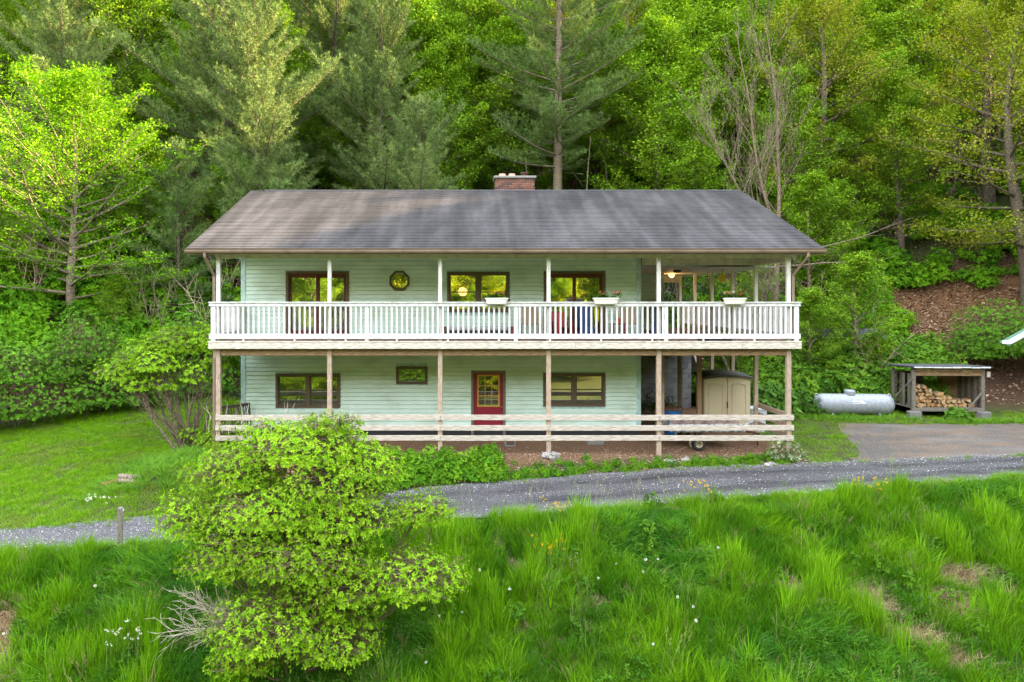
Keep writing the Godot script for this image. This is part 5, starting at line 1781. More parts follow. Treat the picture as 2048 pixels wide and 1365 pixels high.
# one tuft of grass
func tuft(seed_: int, n: int, h: float, spread: float, bend: float, w: float) -> ArrayMesh:
	var q := RandomNumberGenerator.new()
	q.seed = seed_
	var s := Shape.new()
	for i in n:
		var a := q.randf() * TAU
		var o := Vector3(cos(a), 0, sin(a)) * spread * sqrt(q.randf())
		var lean := Vector3(cos(a), 0, sin(a)).rotated(Vector3.UP, q.randf_range(-1.2, 1.2)) * bend * q.randf_range(0.3, 1.4)
		var l := h * q.randf_range(0.55, 1.1)
		var face := q.randf() * TAU
		var sd := Vector3(cos(face), 0, sin(face)) * w * q.randf_range(0.7, 1.2) * 0.5
		var k := q.randf_range(0.75, 1.2)
		s.tint = Color(k, k * q.randf_range(0.95, 1.05), k)
		var segs := 3
		var p0 := o
		var w0 := 1.0
		for j in segs:
			var t := float(j + 1) / segs
			var p1 := o + Vector3(0, l * (t - 0.32 * bend * t * t), 0) + lean * l * t * t
			var w1 := 1.0 - t * t
			if j < segs - 1: s.quad(p0 - sd * w0, p1 - sd * w1, p1 + sd * w1, p0 + sd * w0)
			else: s.tri(p0 - sd * w0, p1, p0 + sd * w0)
			p0 = p1
			w0 = w1
	return s.mesh()

func spot(x: float, d: float, size: float, q: RandomNumberGenerator, tilt := 0.0, lift := 0.0) -> Transform3D:
	var b := Basis(Vector3.UP, q.randf() * TAU)
	if tilt > 0: b = Basis(Vector3(q.randf_range(-1, 1), 0, q.randf_range(-1, 1)).normalized(), q.randf() * tilt) * b
	return Transform3D(b.scaled(Vector3.ONE * size), on_land(x, d, lift))

func make_ground_cover() -> void:
	var q := RandomNumberGenerator.new()
	q.seed = 91
	# ---- tall meadow grass on the bank
	var kinds := [tuft(1, 22, 0.58, 0.11, 0.35, 0.017), tuft(2, 20, 0.48, 0.13, 0.9, 0.02), tuft(3, 26, 0.34, 0.15, 0.6, 0.013), tuft(4, 18, 0.72, 0.09, 0.25, 0.018), tuft(5, 20, 0.30, 0.16, 1.0, 0.009)]
	var lists := [[], [], [], [], []]
	var tints := [[], [], [], [], []]
	var n := 0
	while n < 21000:
		var x := q.randf_range(-14, 16)
		var d := q.randf_range(8.6, 17.3)
		var f := along(ROAD_FRONT, x)
		if d > f - 0.05 + 0.25 * relief.get_noise_1d(x * 8.0): continue
		if absf(x) > d * 0.9 + 1.5: continue
		n += 1
		var clump := patch.get_noise_2d(x * 9.0, d * 9.0)
		var broad := patch.get_noise_2d(x * 2.2 + 50.0, d * 2.2)
		var near := clampf((f - d) / 0.7, 0.0, 1.0)
		var straw := is_straw(x, d)
		var k := 0
		if broad > 0.12: k = 1
		elif broad < -0.22: k = 2
		elif clump > 0.16: k = 3
		if q.randf() < 0.25: k = q.randi_range(0, 2)
		var size := q.randf_range(0.65, 1.15) * (0.92 + 0.35 * clump) * lerpf(0.42, 1.0, near)
		var g := Color(0.055, 0.17, 0.004).lerp(Color(0.16, 0.345, 0.007), clampf(0.5 + clump * 1.4, 0, 1))
		if k == 1: g = g.lerp(Color(0.04, 0.17, 0.022), 0.6)
		if near < 0.5: g = g.lerp(Color(0.18, 0.33, 0.015), 0.5)
		if straw > 0.0 and q.randf() < straw * 1.6:
			if q.randf() < 0.35: continue
			k = 4
			g = Color(0.42, 0.32, 0.19) * q.randf_range(0.7, 1.2)
		elif q.randf() < 0.05:
			g = Color(0.30, 0.25, 0.12)
			size *= 0.8
		g *= q.randf_range(0.8, 1.2)
		g.a = 1.0
		lists[k].append(spot(x, d, size, q, 0.22))
		tints[k].append(g)
	var names := ["meadow_grass", "arching_grass", "short_grass", "tall_grass", "dry_grass"]
	var says := ["tall green meadow grass covering the bank below the drive", "blue-green arching grass clumps on the bank", "short dense grass between the tall blades on the bank", "upright bright green grass clumps on the bank", "dry straw-coloured grass on the bare scars of the bank"]
	for k in 5: many(names[k], kinds[k], M.grass, lists[k], tints[k], says[k], "grass")
	# ---- mown lawn left of the house and beside the parking ground
	var mown := tuft(8, 26, 0.085, 0.13, 0.7, 0.007)
	var where := []
	var tones := []
	n = 0
	while n < 19000:
		var x := q.randf_range(-19, -6.2) if n % 5 else q.randf_range(9.2, 24.0)
		var d := q.randf_range(15.6, 27.0)
		n += 1
		if d < along(ROAD_BACK, x) + 0.02: continue
		if x < -7.0 and d > 27.5 + (x + 10.5) * 0.78: continue
		if x > 9:
			var edge := lerpf(19.4, 24.4, smoothstep(10.6, 13.4, x)) + 0.35 * relief.get_noise_1d(x * 4.0)
			if x > 10.6 and d < edge + 0.15 - absf(q.randfn(0.0, 0.35)): continue
			if x < 10.6 and d > 26.0: continue
		var g := Color(0.13, 0.32, 0.006).lerp(Color(0.21, 0.38, 0.008), q.randf())
		if patch.get_noise_2d(x * 5.0, d * 5.0) > 0.25: g = g.lerp(Color(0.22, 0.22, 0.06), 0.4)
		where.append(spot(x, d, q.randf_range(0.8, 1.5), q, 0.15))
		tones.append(g * q.randf_range(0.85, 1.15))
	many("lawn_grass", mown, M.grass, where, tones, "short mown lawn grass beside the house", "grass")
	# ---- loose stones of the drive
	var peb := Shape.new()
	var pv := []
	for k in 6:
		var d: Vector3 = [Vector3.RIGHT, Vector3.LEFT, Vector3.UP, Vector3.DOWN, Vector3.BACK, Vector3.FORWARD][k]
		pv.append(d * [1.0, 0.9, 0.55, 0.5, 0.8, 0.75][k] + Vector3(0.12, 0.05, -0.1) * (k % 3))
	for f in [[0, 2, 4], [4, 2, 1], [1, 2, 5], [5, 2, 0], [4, 3, 0], [1, 3, 4], [5, 3, 1], [0, 3, 5]]:
		peb.tri(pv[f[0]], pv[f[1]], pv[f[2]])
	where = []
	tones = []
	for k in 30000:
		var x := q.randf_range(-14, 18)
		var s := q.randf()
		if q.randf() < 0.35: s = 1.0 - absf(q.randf() - q.randf()) * 0.25 if q.randf() < 0.5 else absf(q.randf() - q.randf()) * 0.25
		var d := lerpf(along(ROAD_FRONT, x) - 0.12, along(ROAD_BACK, x) + 0.16, s)
		var worn := maxf(exp(-pow((s - 0.3) * 7.0, 2.0)), exp(-pow((s - 0.7) * 7.0, 2.0))) * smoothstep(-9.0, -2.0, x)
		if q.randf() < worn * 0.93: continue
		var g := Color(0.10, 0.10, 0.10).lerp(Color(0.29, 0.285, 0.28), q.randf())
		if q.randf() < 0.09: g = Color(0.58, 0.58, 0.57)
		var tr := spot(x, d, q.randf_range(0.008, 0.019) * (1.5 if q.randf() < 0.08 else 1.0), q, 0.8)
		tr.origin.y = along(ROAD_LEVEL, x) + 0.035
		where.append(tr)
		tones.append(g)
	many("drive_gravel", peb.mesh(), M.chips, where, tones, "loose grey and white gravel stones on the drive", "gravel")
	var first_stone := where.size()
	for k in 7000:
		var x := q.randf_range(10.8, 24.0)
		var d := q.randf_range(18.9, 24.2)
		if d > lerpf(19.4, 24.4, smoothstep(10.6, 13.4, x)) + absf(q.randfn(0.0, 0.25)): continue
		if relief.get_noise_2d(x * 3.0, d * 6.0) < -0.05 and q.randf() < 0.7: continue
		where.append(spot(x, d, q.randf_range(0.006, 0.02), q, 0.8, 0.02))
		tones.append(Color(0.14, 0.13, 0.12).lerp(Color(0.28, 0.26, 0.25), q.randf()))
	many("parking_gravel", peb.mesh(), M.chips, where.slice(first_stone), tones.slice(first_stone), "scattered small stones on the bare parking ground", "gravel")
	where = []
	tones = []
	for k in 260:
		var x := q.randf_range(12.2, 20.0)
		where.append(spot(x, q.randf_range(24.9, 25.8) if x < 16.3 else q.randf_range(24.3, 25.0), q.randf_range(0.3, 0.75), q, 0.25))
		tones.append(Color(0.10, 0.26, 0.025).lerp(Color(0.2, 0.36, 0.03), q.randf()))
	many("edge_grass", kinds[1], M.grass, where, tones, "longer grass before the propane tank and the woodshed", "grass")
	# ---- fallen leaves on the slope at the right and in the wood
	var lf := Shape.new()
	lf.leaf(Vector3(-0.5, 0, 0), Vector3.RIGHT, Vector3.BACK, Vector3.UP, 1.0, 0.6, Color.WHITE)
	where = []
	tones = []
	for k in 19000:
		var x := q.randf_range(12, 30) if k % 3 else q.randf_range(-22, -6)
		var d := q.randf_range(27.5, 40) if k % 3 else q.randf_range(26, 38)
		if k > 13000:
			x = q.randf_range(19.5, 27.5)
			d = q.randf_range(30, 36.0)
		var g := Color(0.46, 0.32, 0.20).lerp(Color(0.24, 0.145, 0.09), q.randf()) * q.randf_range(0.7, 1.4)
		where.append(spot(x, d, q.randf_range(0.09, 0.17), q, 0.7, 0.03))
		tones.append(g)
	many("fallen_leaves", lf.mesh(), M.chips, where, tones, "brown fallen leaves littering the wooded slope", "leaves")
	# ---- mulch on the soil before the posts
	where = []
	tones = []
	for k in 6500:
		var x := q.randf_range(-4.5, 9.6)
		var d := q.randf_range(along(ROAD_BACK, x) + 0.2, 20.6)
		if d > 19.9 and q.randf() < 0.6: continue
		var g := Color(0.46, 0.32, 0.23).lerp(Color(0.28, 0.18, 0.13), q.randf())
		if q.randf() < 0.12: g = Color(0.5, 0.4, 0.3)
		where.append(spot(x, d, q.randf_range(0.03, 0.075), q, 0.5, 0.012))
		tones.append(g)
	many("mulch", lf.mesh(), M.chips, where, tones, "reddish bark mulch on the bare soil under the deck edge", "mulch")
	# ---- weeds between soil and drive
	var weed := bush({"seed": 3, "lobes": [[Vector3(0, 0.16, 0), Vector3(0.2, 0.15, 0.2), 42]], "cols": [Color(1, 1, 1), Color(0.8, 0.9, 0.7)], "k": 5, "leaf": 0.062, "leafw": 0.034, "stem": 0.006, "hubs": 3})
	where = []
	tones = []
	for k in 620:
		var x := q.randf_range(-3.2, 9.0)
		var b := along(ROAD_BACK, x)
		var d := b + absf(q.randfn(0.0, 0.38)) + 0.12
		var big := 0.55
		if x < 0.9 and q.randf() < 0.9:
			d = b + q.randf_range(0.1, 1.5)
			big = 1.05
		elif q.randf() < 0.45: continue
		where.append(spot(x, d, big * q.randf_range(0.6, 1.25), q, 0.2, -0.02))
		tones.append(Color(0.07, 0.21, 0.014).lerp(Color(0.17, 0.33, 0.015), q.randf()) * q.randf_range(0.8, 1.2))
	many("border_weeds", weed[1], M.leaf, where, tones, "low green weeds along the edge of the drive", "weeds")
	# ---- broad-leaved weeds and dry seed stalks scattered through the bank
	where = []
	tones = []
	for k in 520:
		var x := q.randf_range(-12, 14)
		var d := q.randf_range(10.2, 16.5)
		if d > along(ROAD_FRONT, x) - 0.15: continue
		if patch.get_noise_2d(x * 4.0 + 9.0, d * 4.0) < 0.02 and q.randf() < 0.8: continue
		where.append(spot(x, d, q.randf_range(0.5, 1.1), q, 0.3, 0.0))
		tones.append(Color(0.05, 0.15, 0.012).lerp(Color(0.11, 0.23, 0.015), q.randf()))
	many("bank_weeds", weed[1], M.leaf, where, tones, "broad-leaved weeds among the bank grass", "weeds")
	var sh := Shape.new()
	for k in 6:
		var o := Vector3(q.randf_range(-0.12, 0.12), 0, q.randf_range(-0.12, 0.12))
		var top := o + Vector3(q.randf_range(-0.15, 0.15), q.randf_range(0.6, 0.95), q.randf_range(-0.15, 0.15))
		sh.path([o, o.lerp(top, 0.55) + ball(q) * 0.02, top], [0.003, 0.0025, 0.002], 3)
		for j in 9:
			var c := o.lerp(top, 0.82 + 0.02 * j)
			var e := (ball(q) + Vector3(0, 0.8, 0)).normalized()
			var sd := e.cross(Vector3.RIGHT).normalized()
			sh.leaf(c, e, sd, sd.cross(e), 0.035, 0.009, Color.WHITE)
	where = []
	tones = []
	for k in 380:
		var x := q.randf_range(-12, 14)
		var d := q.randf_range(10.0, 17.2)
		if d > along(ROAD_FRONT, x) + 0.05: continue
		if patch.get_noise_2d(x * 5.0 + 70.0, d * 5.0) < 0.0 and q.randf() < 0.75: continue
		where.append(spot(x, d, q.randf_range(0.6, 1.1), q, 0.3))
		tones.append(Color(0.30, 0.29, 0.12).lerp(Color(0.16, 0.26, 0.06), q.randf()))
	many("seed_stalks", sh.mesh(), M.grass, where, tones, "thin seed stalks rising above the bank grass", "grass")
	# ---- sparse grass creeping into the drive from both sides
	where = []
	tones = []
	for k in 900:
		var x := q.randf_range(-13, 16)
		var front := q.randf() < 0.6
		var d := along(ROAD_FRONT, x) + absf(q.randfn(0.0, 0.2)) if front else along(ROAD_BACK, x) - absf(q.randfn(0.0, 0.14))
		if patch.get_noise_2d(x * 7.0, 3.0 if front else 60.0) < -0.05: continue
		var tr := spot(x, d, q.randf_range(0.15, 0.5), q, 0.3)
		tr.origin.y = along(ROAD_LEVEL, x) + 0.02
		where.append(tr)
		tones.append(Color(0.12, 0.27, 0.02).lerp(Color(0.24, 0.32, 0.06), q.randf()))
	many("creeping_grass", kinds[2], M.grass, where, tones, "sparse grass creeping in along the drive edges", "grass")
	# ---- day-lily blades and weeds at the left corner of the deck
	where = []
	tones = []
	for k in 420:
		var x := q.randf_range(-9.6, -5.6)
		var d := q.randf_range(17.3, 20.2)
		where.append(spot(x, d, q.randf_range(0.5, 0.95), q, 0.25))
		tones.append(Color(0.09, 0.23, 0.025).lerp(Color(0.17, 0.33, 0.025), q.randf()))
	many("lily_blades", kinds[1], M.grass, where, tones, "rough green day-lily and grass clumps by the left deck corner", "grass")
	# ---- tall grass tips hanging into the drive from the bank
	# ---- leafy undergrowth on the hillside
	var low := bush({"seed": 5, "lobes": [[Vector3(0, 0.45, 0), Vector3(0.6, 0.42, 0.6), 90], [Vector3(0.35, 0.7, 0.1), Vector3(0.4, 0.35, 0.4), 60]], "cols": [Color(1, 1, 1), Color(0.75, 0.85, 0.7)], "k": 5, "leaf": 0.14, "leafw": 0.07, "stem": 0.012, "hubs": 5})
	where = []
	tones = []
	for k in 6600:
		var d := 26.0 + 66.0 * pow(q.randf(), 1.5)
		var x := q.randf_range(-d * 0.72, d * 0.86)
		if k < 900:
			d = q.randf_range(27.2, 33.0)
			x = q.randf_range(9.8, 20.5)
		if x > -7.6 and x < 9.8 and d < 31.5: continue
		if x < -7.6 and d < clampf(27.0 + (x + 10.5) * 0.78, 19.5, 27.5) + 1.2: continue
		if x > 9.5 and x < 19.6 and d < 27.4: continue
		if x > 18.5 and d < 28.5: continue
		if x > 20.0 and d < 32.5: continue
		if x > 20.5 and x < 27.5 and d > 30.6 and d < 35.5 and q.randf() < 0.92: continue
		if patch.get_noise_2d(x * 3.0, d * 3.0) < -0.2 and d > 31.0: continue
		var g := Color(0.08, 0.22, 0.012).lerp(Color(0.17, 0.36, 0.012), q.randf())
		if x > 9.0 and d < 31.0: g = Color(0.09, 0.21, 0.022).lerp(Color(0.19, 0.34, 0.026), q.randf())
		where.append(spot(x, d, q.randf_range(0.6, 1.35), q, 0.25, -0.05))
		tones.append(g)
	many("undergrowth", low[1], M.leaf, where, tones, "leafy green undergrowth covering the foot of the wooded slope", "undergrowth")
	# thin leafless saplings and brush between the trunks
	var brush := Shape.new()
	for k in 7:
		var b := bent(Vector3(q.randf_range(-0.3, 0.3), 0, q.randf_range(-0.3, 0.3)), Vector3(q.randf_range(-0.5, 0.5), 1, q.randf_range(-0.5, 0.5)).normalized(), q.randf_range(1.2, 2.6), 5, 0.0, 0.2, q)
		brush.path(b, taper(0.016, 0.004, 6), 4)
		for j in 7:
			var v := 0.25 + 0.1 * j
			brush.path(bent(at_on(b, v), (dir_on(b, v) + ball(q)).normalized(), 0.5, 2, 0.0, 0.2, q), [0.007, 0.005, 0.003], 3)
	where = []
	tones = []
	for k in 300:
		var d := q.randf_range(27.5, 52)
		var x := q.randf_range(-d * 0.7, d * 0.82)
		if x > -7.8 and x < 10.5 and d < 33.0: continue
		if x < -7.8 and d < 28.5: continue
		if x > 18.0 and d < 40.0: continue
		where.append(spot(x, d, q.randf_range(0.6, 1.5), q, 0.5))
		tones.append(Color(0.36, 0.27, 0.19) * q.randf_range(0.6, 1.3))
	many("bare_brush", brush.mesh(), M.chips, where, tones, "bare brown brush and twigs between the trunks on the slope", "brush")

func make_flowers() -> void:
	var q := RandomNumberGenerator.new()
	q.seed = 33
	# dandelion clocks: a stalk and a seed ball
	var st := Shape.new()
	st.path([Vector3(0, 0, 0), Vector3(0.02, 0.25, 0), Vector3(0.01, 0.46, 0.02)], [0.006, 0.005, 0.004], 4)
	var stalk := st.mesh()
	var hd := Shape.new()
	for k in 60:
		var d := ball(q)
		var sd := d.cross(ball(q)).normalized()
		hd.leaf(d * 0.012, d, sd, sd.cross(d), 0.03, 0.012, Color(0.75, 0.76, 0.74))
	var head := hd.mesh()
	mat("stalk", lin(0.12, 0.2, 0.04), 0.8)
	for k in 18:
		var x := q.randf_range(-1.0, 4.2) if k < 12 else q.randf_range(-8.5, 7.0)
		var d := q.randf_range(11.6, 13.9)
		var t := thing("dandelion", "white dandelion seed head standing in the tall bank grass", "flower", on_land(x, d), q.randf() * TAU, "dandelion seed heads on the bank")
		t.scale = Vector3.ONE * q.randf_range(0.6, 0.85)
		part("stalk", stalk, M.stalk, t)
		part("seed_head", head, M.leaf, t, Vector3(0.01, 0.46, 0.02))
	# yellow and white flower sprays
	for f in [[1.9, 14.6, Color(0.65, 0.42, 0.01), "yellow wildflowers at the top of the bank below the fourth deck post"], [5.0, 15.2, Color(0.65, 0.42, 0.01), "yellow wildflowers at the drive edge below the trailer"], [1.6, 13.6, Color(0.62, 0.36, 0.01), "yellow wildflowers half way down the middle of the bank"], [9.0, 15.6, Color(0.65, 0.42, 0.01), "yellow wildflowers at the drive edge below the propane tank"], [-5.8, 12.0, Color(0.75, 0.75, 0.75), "white wildflowers in the grass left of the big lime green shrub"], [-8.9, 17.0, Color(0.75, 0.75, 0.75), "white flowers on the lawn left of the rotting timber"]]:
		var t := thing("wildflowers", f[3], "flowers", on_land(f[0], f[1]), 0.0, "wildflowers in the grass")
		var s := Shape.new()
		var c := Shape.new()
		for k in 16:
			var o := Vector3(q.randf_range(-0.32, 0.32), 0, q.randf_range(-0.25, 0.25))
			var h := q.randf_range(0.45, 0.72) if f[1] < 16 else q.randf_range(0.15, 0.3)
			s.path([o, o + Vector3(0, h, 0) + ball(q) * 0.04], [0.004, 0.003], 3)
			for j in 9:
				var d := (ball(q) + Vector3(0, 0.5, 0)).normalized()
				var sd := d.cross(Vector3.RIGHT).normalized()
				c.leaf(o + Vector3(0, h, 0) + ball(q) * 0.02, d, sd, sd.cross(d), 0.028, 0.024, f[2] * q.randf_range(0.8, 1.2))
		part("stems", s.mesh(), M.stalk, t)
		part("petals", c.mesh(), M.leaf, t)

func make_shrubs() -> void:
	# the big lime-green shrub on the bank before the house
	var lime := [Color(0.18, 0.37, 0.010), Color(0.25, 0.43, 0.013), Color(0.10, 0.26, 0.008), Color(0.31, 0.45, 0.03)]
	var foot := on_land(-2.75, 11.9)
	var L := func(px: float, py: float, dz: float, rx: float, ry: float, n: int) -> Array: return [Vector3(px - foot.x, py - foot.y, dz), Vector3(rx, ry * 1.15, rx * 0.8), int(n * 2.3)]
	var az := bush({"seed": 21, "foot": Vector3(0, -0.1, 0), "spread": 0.25, "stem": 0.026, "hubs": 10, "inner": 0.3, "upward": 0.3, "lobes": [
		L.call(-2.75, 1.75, -0.2, 1.15, 0.42, 760), L.call(-3.9, 1.35, -0.1, 0.95, 0.42, 560), L.call(-1.75, 1.45, -0.1, 0.75, 0.42, 430),
		L.call(-4.55, 0.62, 0.1, 0.7, 0.5, 400), L.call(-3.2, 0.85, 0.35, 1.1, 0.42, 620), L.call(-1.95, 0.65, 0.25, 0.9, 0.38, 480), L.call(-0.75, 0.75, 0.1, 0.62, 0.26, 260),
		L.call(-2.6, 0.15, 0.55, 1.2, 0.42, 640), L.call(-3.9, 0.0, 0.35, 0.85, 0.4, 300), L.call(-0.85, -0.25, 0.4, 0.95, 0.42, 520), L.call(-1.9, -0.35, 0.6, 0.8, 0.4, 380),
		L.call(-3.1, -0.85, 0.75, 1.05, 0.5, 620), L.call(-2.1, -1.15, 0.7, 0.85, 0.4, 380), L.call(-3.5, -1.35, 0.8, 0.6, 0.35, 220), L.call(-2.7, 0.5, -0.2, 1.5, 0.7, 700), L.call(-2.3, 1.15, 0.1, 1.1, 0.5, 500), L.call(-3.4, 0.35, 0.3, 1.1, 0.6, 500), L.call(-2.4, -0.6, 0.2, 1.2, 0.6, 500), L.call(-2.35, 2.15, -0.1, 0.6, 0.22, 170), L.call(-3.4, 2.05, -0.15, 0.5, 0.2, 120)],
		"cols": lime, "k": 7, "leaf": 0.05, "leafw": 0.021})
	var t := plant("flowering_shrub", "large lime green leafy shrub on the bank before the left half of the house", "shrub", az, M.twig, M.leaf, foot, 0.0, "", ["stems", "foliage"])
	var q := RandomNumberGenerator.new()
	q.seed = 5
	var dead := Shape.new()
	for k in 6:
		var b := bent(Vector3(-0.55, 0.95, 0.5), Vector3(-1, q.randf_range(-0.25, 0.5), q.randf_range(-0.2, 0.6)).normalized(), q.randf_range(0.9, 1.5), 6, 0.03, 0.14, q)
		dead.path(b, taper(0.014, 0.003, 7), 4)
		for j in 12:
			var v := 0.25 + 0.062 * j
			var b2 := bent(at_on(b, v), (dir_on(b, v) + ball(q) * 0.7 + Vector3(0, 0.25, 0)).normalized(), 0.42, 3, 0.05, 0.2, q)
			dead.path(b2, [0.0045, 0.0035, 0.003, 0.002], 3)
			for m in 3: dead.path(bent(at_on(b2, 0.3 + 0.3 * m), (dir_on(b2, 0.5) + ball(q) * 0.8).normalized(), 0.16, 2, 0.0, 0.2, q), [0.004, 0.003, 0.002], 3)
	for k in 60:
		var o := Vector3(q.randf_range(-1.7, 0.9), q.randf_range(7.9, 8.3) - 0.0, q.randf_range(-0.5, 0.3))
		o.y = q.randf_range(1.95, 2.3) - foot.y
		dead.path(bent(o, Vector3(q.randf_range(-0.5, 0.5), 1, 0).normalized(), 0.28, 3, 0.0, 0.25, q), [0.005, 0.004, 0.003, 0.002], 3)
	part("dead_branches", dead.mesh(), M.dead_twig, t)

	# vase-shaped shrub at the left end of the house
	var vase := bush({"seed": 31, "foot": Vector3(0, -0.1, 0), "spread": 0.3, "stem": 0.05, "hubs": 12, "inner": 0.35, "upward": 0.5, "lobes": [
		[Vector3(-1.85, 2.25, 0.2), Vector3(0.8, 0.5, 0.65), 480], [Vector3(-1.25, 2.75, 0.0), Vector3(0.85, 0.55, 0.7), 540], [Vector3(-0.4, 3.05, 0.1), Vector3(0.9, 0.6, 0.7), 600],
		[Vector3(0.35, 3.1, -0.2), Vector3(0.75, 0.6, 0.6), 430], [Vector3(-0.7, 2.55, 0.6), Vector3(0.75, 0.5, 0.5), 330], [Vector3(0.3, 2.2, 0.3), Vector3(0.5, 0.5, 0.45), 130], [Vector3(-1.3, 1.95, 0.45), Vector3(0.55, 0.35, 0.45), 150], [Vector3(-0.5, 2.0, 0.6), Vector3(0.6, 0.4, 0.4), 130], [Vector3(0.9, 2.6, 0.1), Vector3(0.5, 0.6, 0.5), 220], [Vector3(0.1, 0.5, 0.25), Vector3(0.35, 0.2, 0.3), 40], [Vector3(0.75, 0.3, 0.4), Vector3(0.45, 0.3, 0.4), 110]],
		"cols": [Color(0.20, 0.38, 0.015), Color(0.26, 0.43, 0.018), Color(0.16, 0.32, 0.015)], "k": 7, "leaf": 0.075, "leafw": 0.034})
	t = plant("vase_shrub", "fan-shaped shrub with bare stems and bright green top left of the deck", "shrub", vase, M.bark_tan, M.leaf, on_land(-8.05, 20.4), 0.0, "", ["stems", "foliage"])
	var tw := Shape.new()
	for k in 46:
		var a := q.randf_range(-1, 1)
		var o := Vector3(a * 0.25 - 0.05, q.randf_range(0.1, 0.7), q.randf_range(-0.15, 0.25))
		tw.path(bent(o, Vector3(a * 0.8 - 0.3, 1, q.randf_range(-0.2, 0.4)).normalized(), q.randf_range(1.6, 2.5), 4, 0.0, 0.12, q), [0.012, 0.01, 0.008, 0.006, 0.004], 4)
	part("twigs", tw.mesh(), M.bark_tan, t)

	# clipped-looking evergreen hedge behind the lawn
	var lobes := []
	for k in 26:
		var x := -12.0 + k * 0.5 + q.randf_range(-0.3, 0.3)
		var top := 2.9 + 0.5 * sin(k * 0.9) + q.randf_range(-0.25, 0.25)
		var sink := 0.055 * (x - 1.0)
		lobes.append([Vector3(x, sink + top * 0.72, q.randf_range(-0.5, 0.2)), Vector3(1.05, top * 0.36, 1.0), 380])
		lobes.append([Vector3(x + 0.2, sink + top * 0.27, q.randf_range(0.0, 0.4)), Vector3(1.0, top * 0.32, 0.95), 260])
	var hedge := bush({"seed": 41, "foot": Vector3(-6, 0, -0.4), "below": true, "stem": 0.03, "hubs": 4, "inner": 0.7, "lobes": lobes, "cols": [Color(0.085, 0.21, 0.014), Color(0.12, 0.26, 0.016), Color(0.06, 0.155, 0.012)], "k": 6, "leaf": 0.08, "leafw": 0.042})
	plant("overgrown_hedge", "long dense dark green hedge along the back of the lawn", "hedge", hedge, M.twig, M.leaf_glossy, on_land(-9.9, 27.0, -0.1) + Vector3(0, -0.15, 0), 0.62, "", ["stems", "foliage"])

	# smaller shrubs
	var small := [
		["young_shrub", "lime green young shrub at the foot of the left deck post", Vector2(-6.75, 19.9), 0.62, [Color(0.15, 0.27, 0.02), Color(0.2, 0.32, 0.03)], 0.09],
		["variegated_shrub", "variegated pale green shrub at the right front corner of the deck", Vector2(8.75, 19.1), 0.45, [Color(0.10, 0.17, 0.06), Color(0.42, 0.46, 0.30), Color(0.08, 0.14, 0.05)], 0.07],
		["hosta", "large-leaved bright green plant behind the right deck posts", Vector2(10.9, 25.3), 0.85, [Color(0.09, 0.22, 0.03), Color(0.13, 0.27, 0.04)], 0.3],
		["fern_clump", "tall grass-like green clump left of the propane tank", Vector2(12.6, 26.3), 0.7, [Color(0.05, 0.14, 0.02), Color(0.08, 0.19, 0.02)], 0.13],
		["leafy_weed", "leafy green weed growing under the woodshed floor", Vector2(17.5, 24.9), 0.35, [Color(0.07, 0.17, 0.02), Color(0.1, 0.22, 0.02)], 0.13],
		["ivy_clump", "dark green ivy at the foot of the block wall beside the barrel", Vector2(7.3, 26.4), 0.62, [Color(0.04, 0.09, 0.02), Color(0.1, 0.16, 0.04)], 0.1],
		["broad_shrub", "rounded dark green shrub on the leaf-strewn slope at the right edge", Vector2(22.9, 29.8), 2.0, [Color(0.09, 0.22, 0.014), Color(0.12, 0.27, 0.018), Color(0.07, 0.18, 0.012)], 0.09]]
	for k in small.size():
		var e: Array = small[k]
		var r: float = e[3]
		var n := int(190 * clampf(r * r, 0.5, 5.0) * (3.2 if r > 1.5 else 1.0))
		var made := bush({"seed": 60 + k, "lobes": [[Vector3(0, r * 0.75, 0), Vector3(r, r * 0.8, r), n], [Vector3(r * 0.45, r * 0.6, r * 0.2), Vector3(r * 0.7, r * 0.6, r * 0.7), n / 2], [Vector3(-r * 0.5, r * 0.55, r * 0.1), Vector3(r * 0.7, r * 0.55, r * 0.7), n / 2]], "cols": e[4], "k": 5, "leaf": e[5], "leafw": e[5] * 0.5, "stem": 0.02, "hubs": 6})
		plant(e[0], e[1], "shrub" if k in [0, 1, 6] else "plant", made, M.twig, M.leaf, on_land(e[2].x, e[2].y, -0.05), 0.0, "", ["stems", "foliage"])

const LIME := [Color(0.17, 0.36, 0.008), Color(0.22, 0.41, 0.010), Color(0.12, 0.29, 0.008)]
const SPRING := [Color(0.16, 0.31, 0.018), Color(0.24, 0.37, 0.022), Color(0.11, 0.23, 0.016)]
const OLIVE := [Color(0.23, 0.26, 0.02), Color(0.18, 0.25, 0.012), Color(0.29, 0.26, 0.04), Color(0.14, 0.25, 0.012)]
const PINE := [Color(0.125, 0.20, 0.052), Color(0.165, 0.24, 0.06), Color(0.09, 0.155, 0.045)]
const PALE_PINE := [Color(0.15, 0.225, 0.065), Color(0.22, 0.285, 0.085), Color(0.10, 0.17, 0.05)]

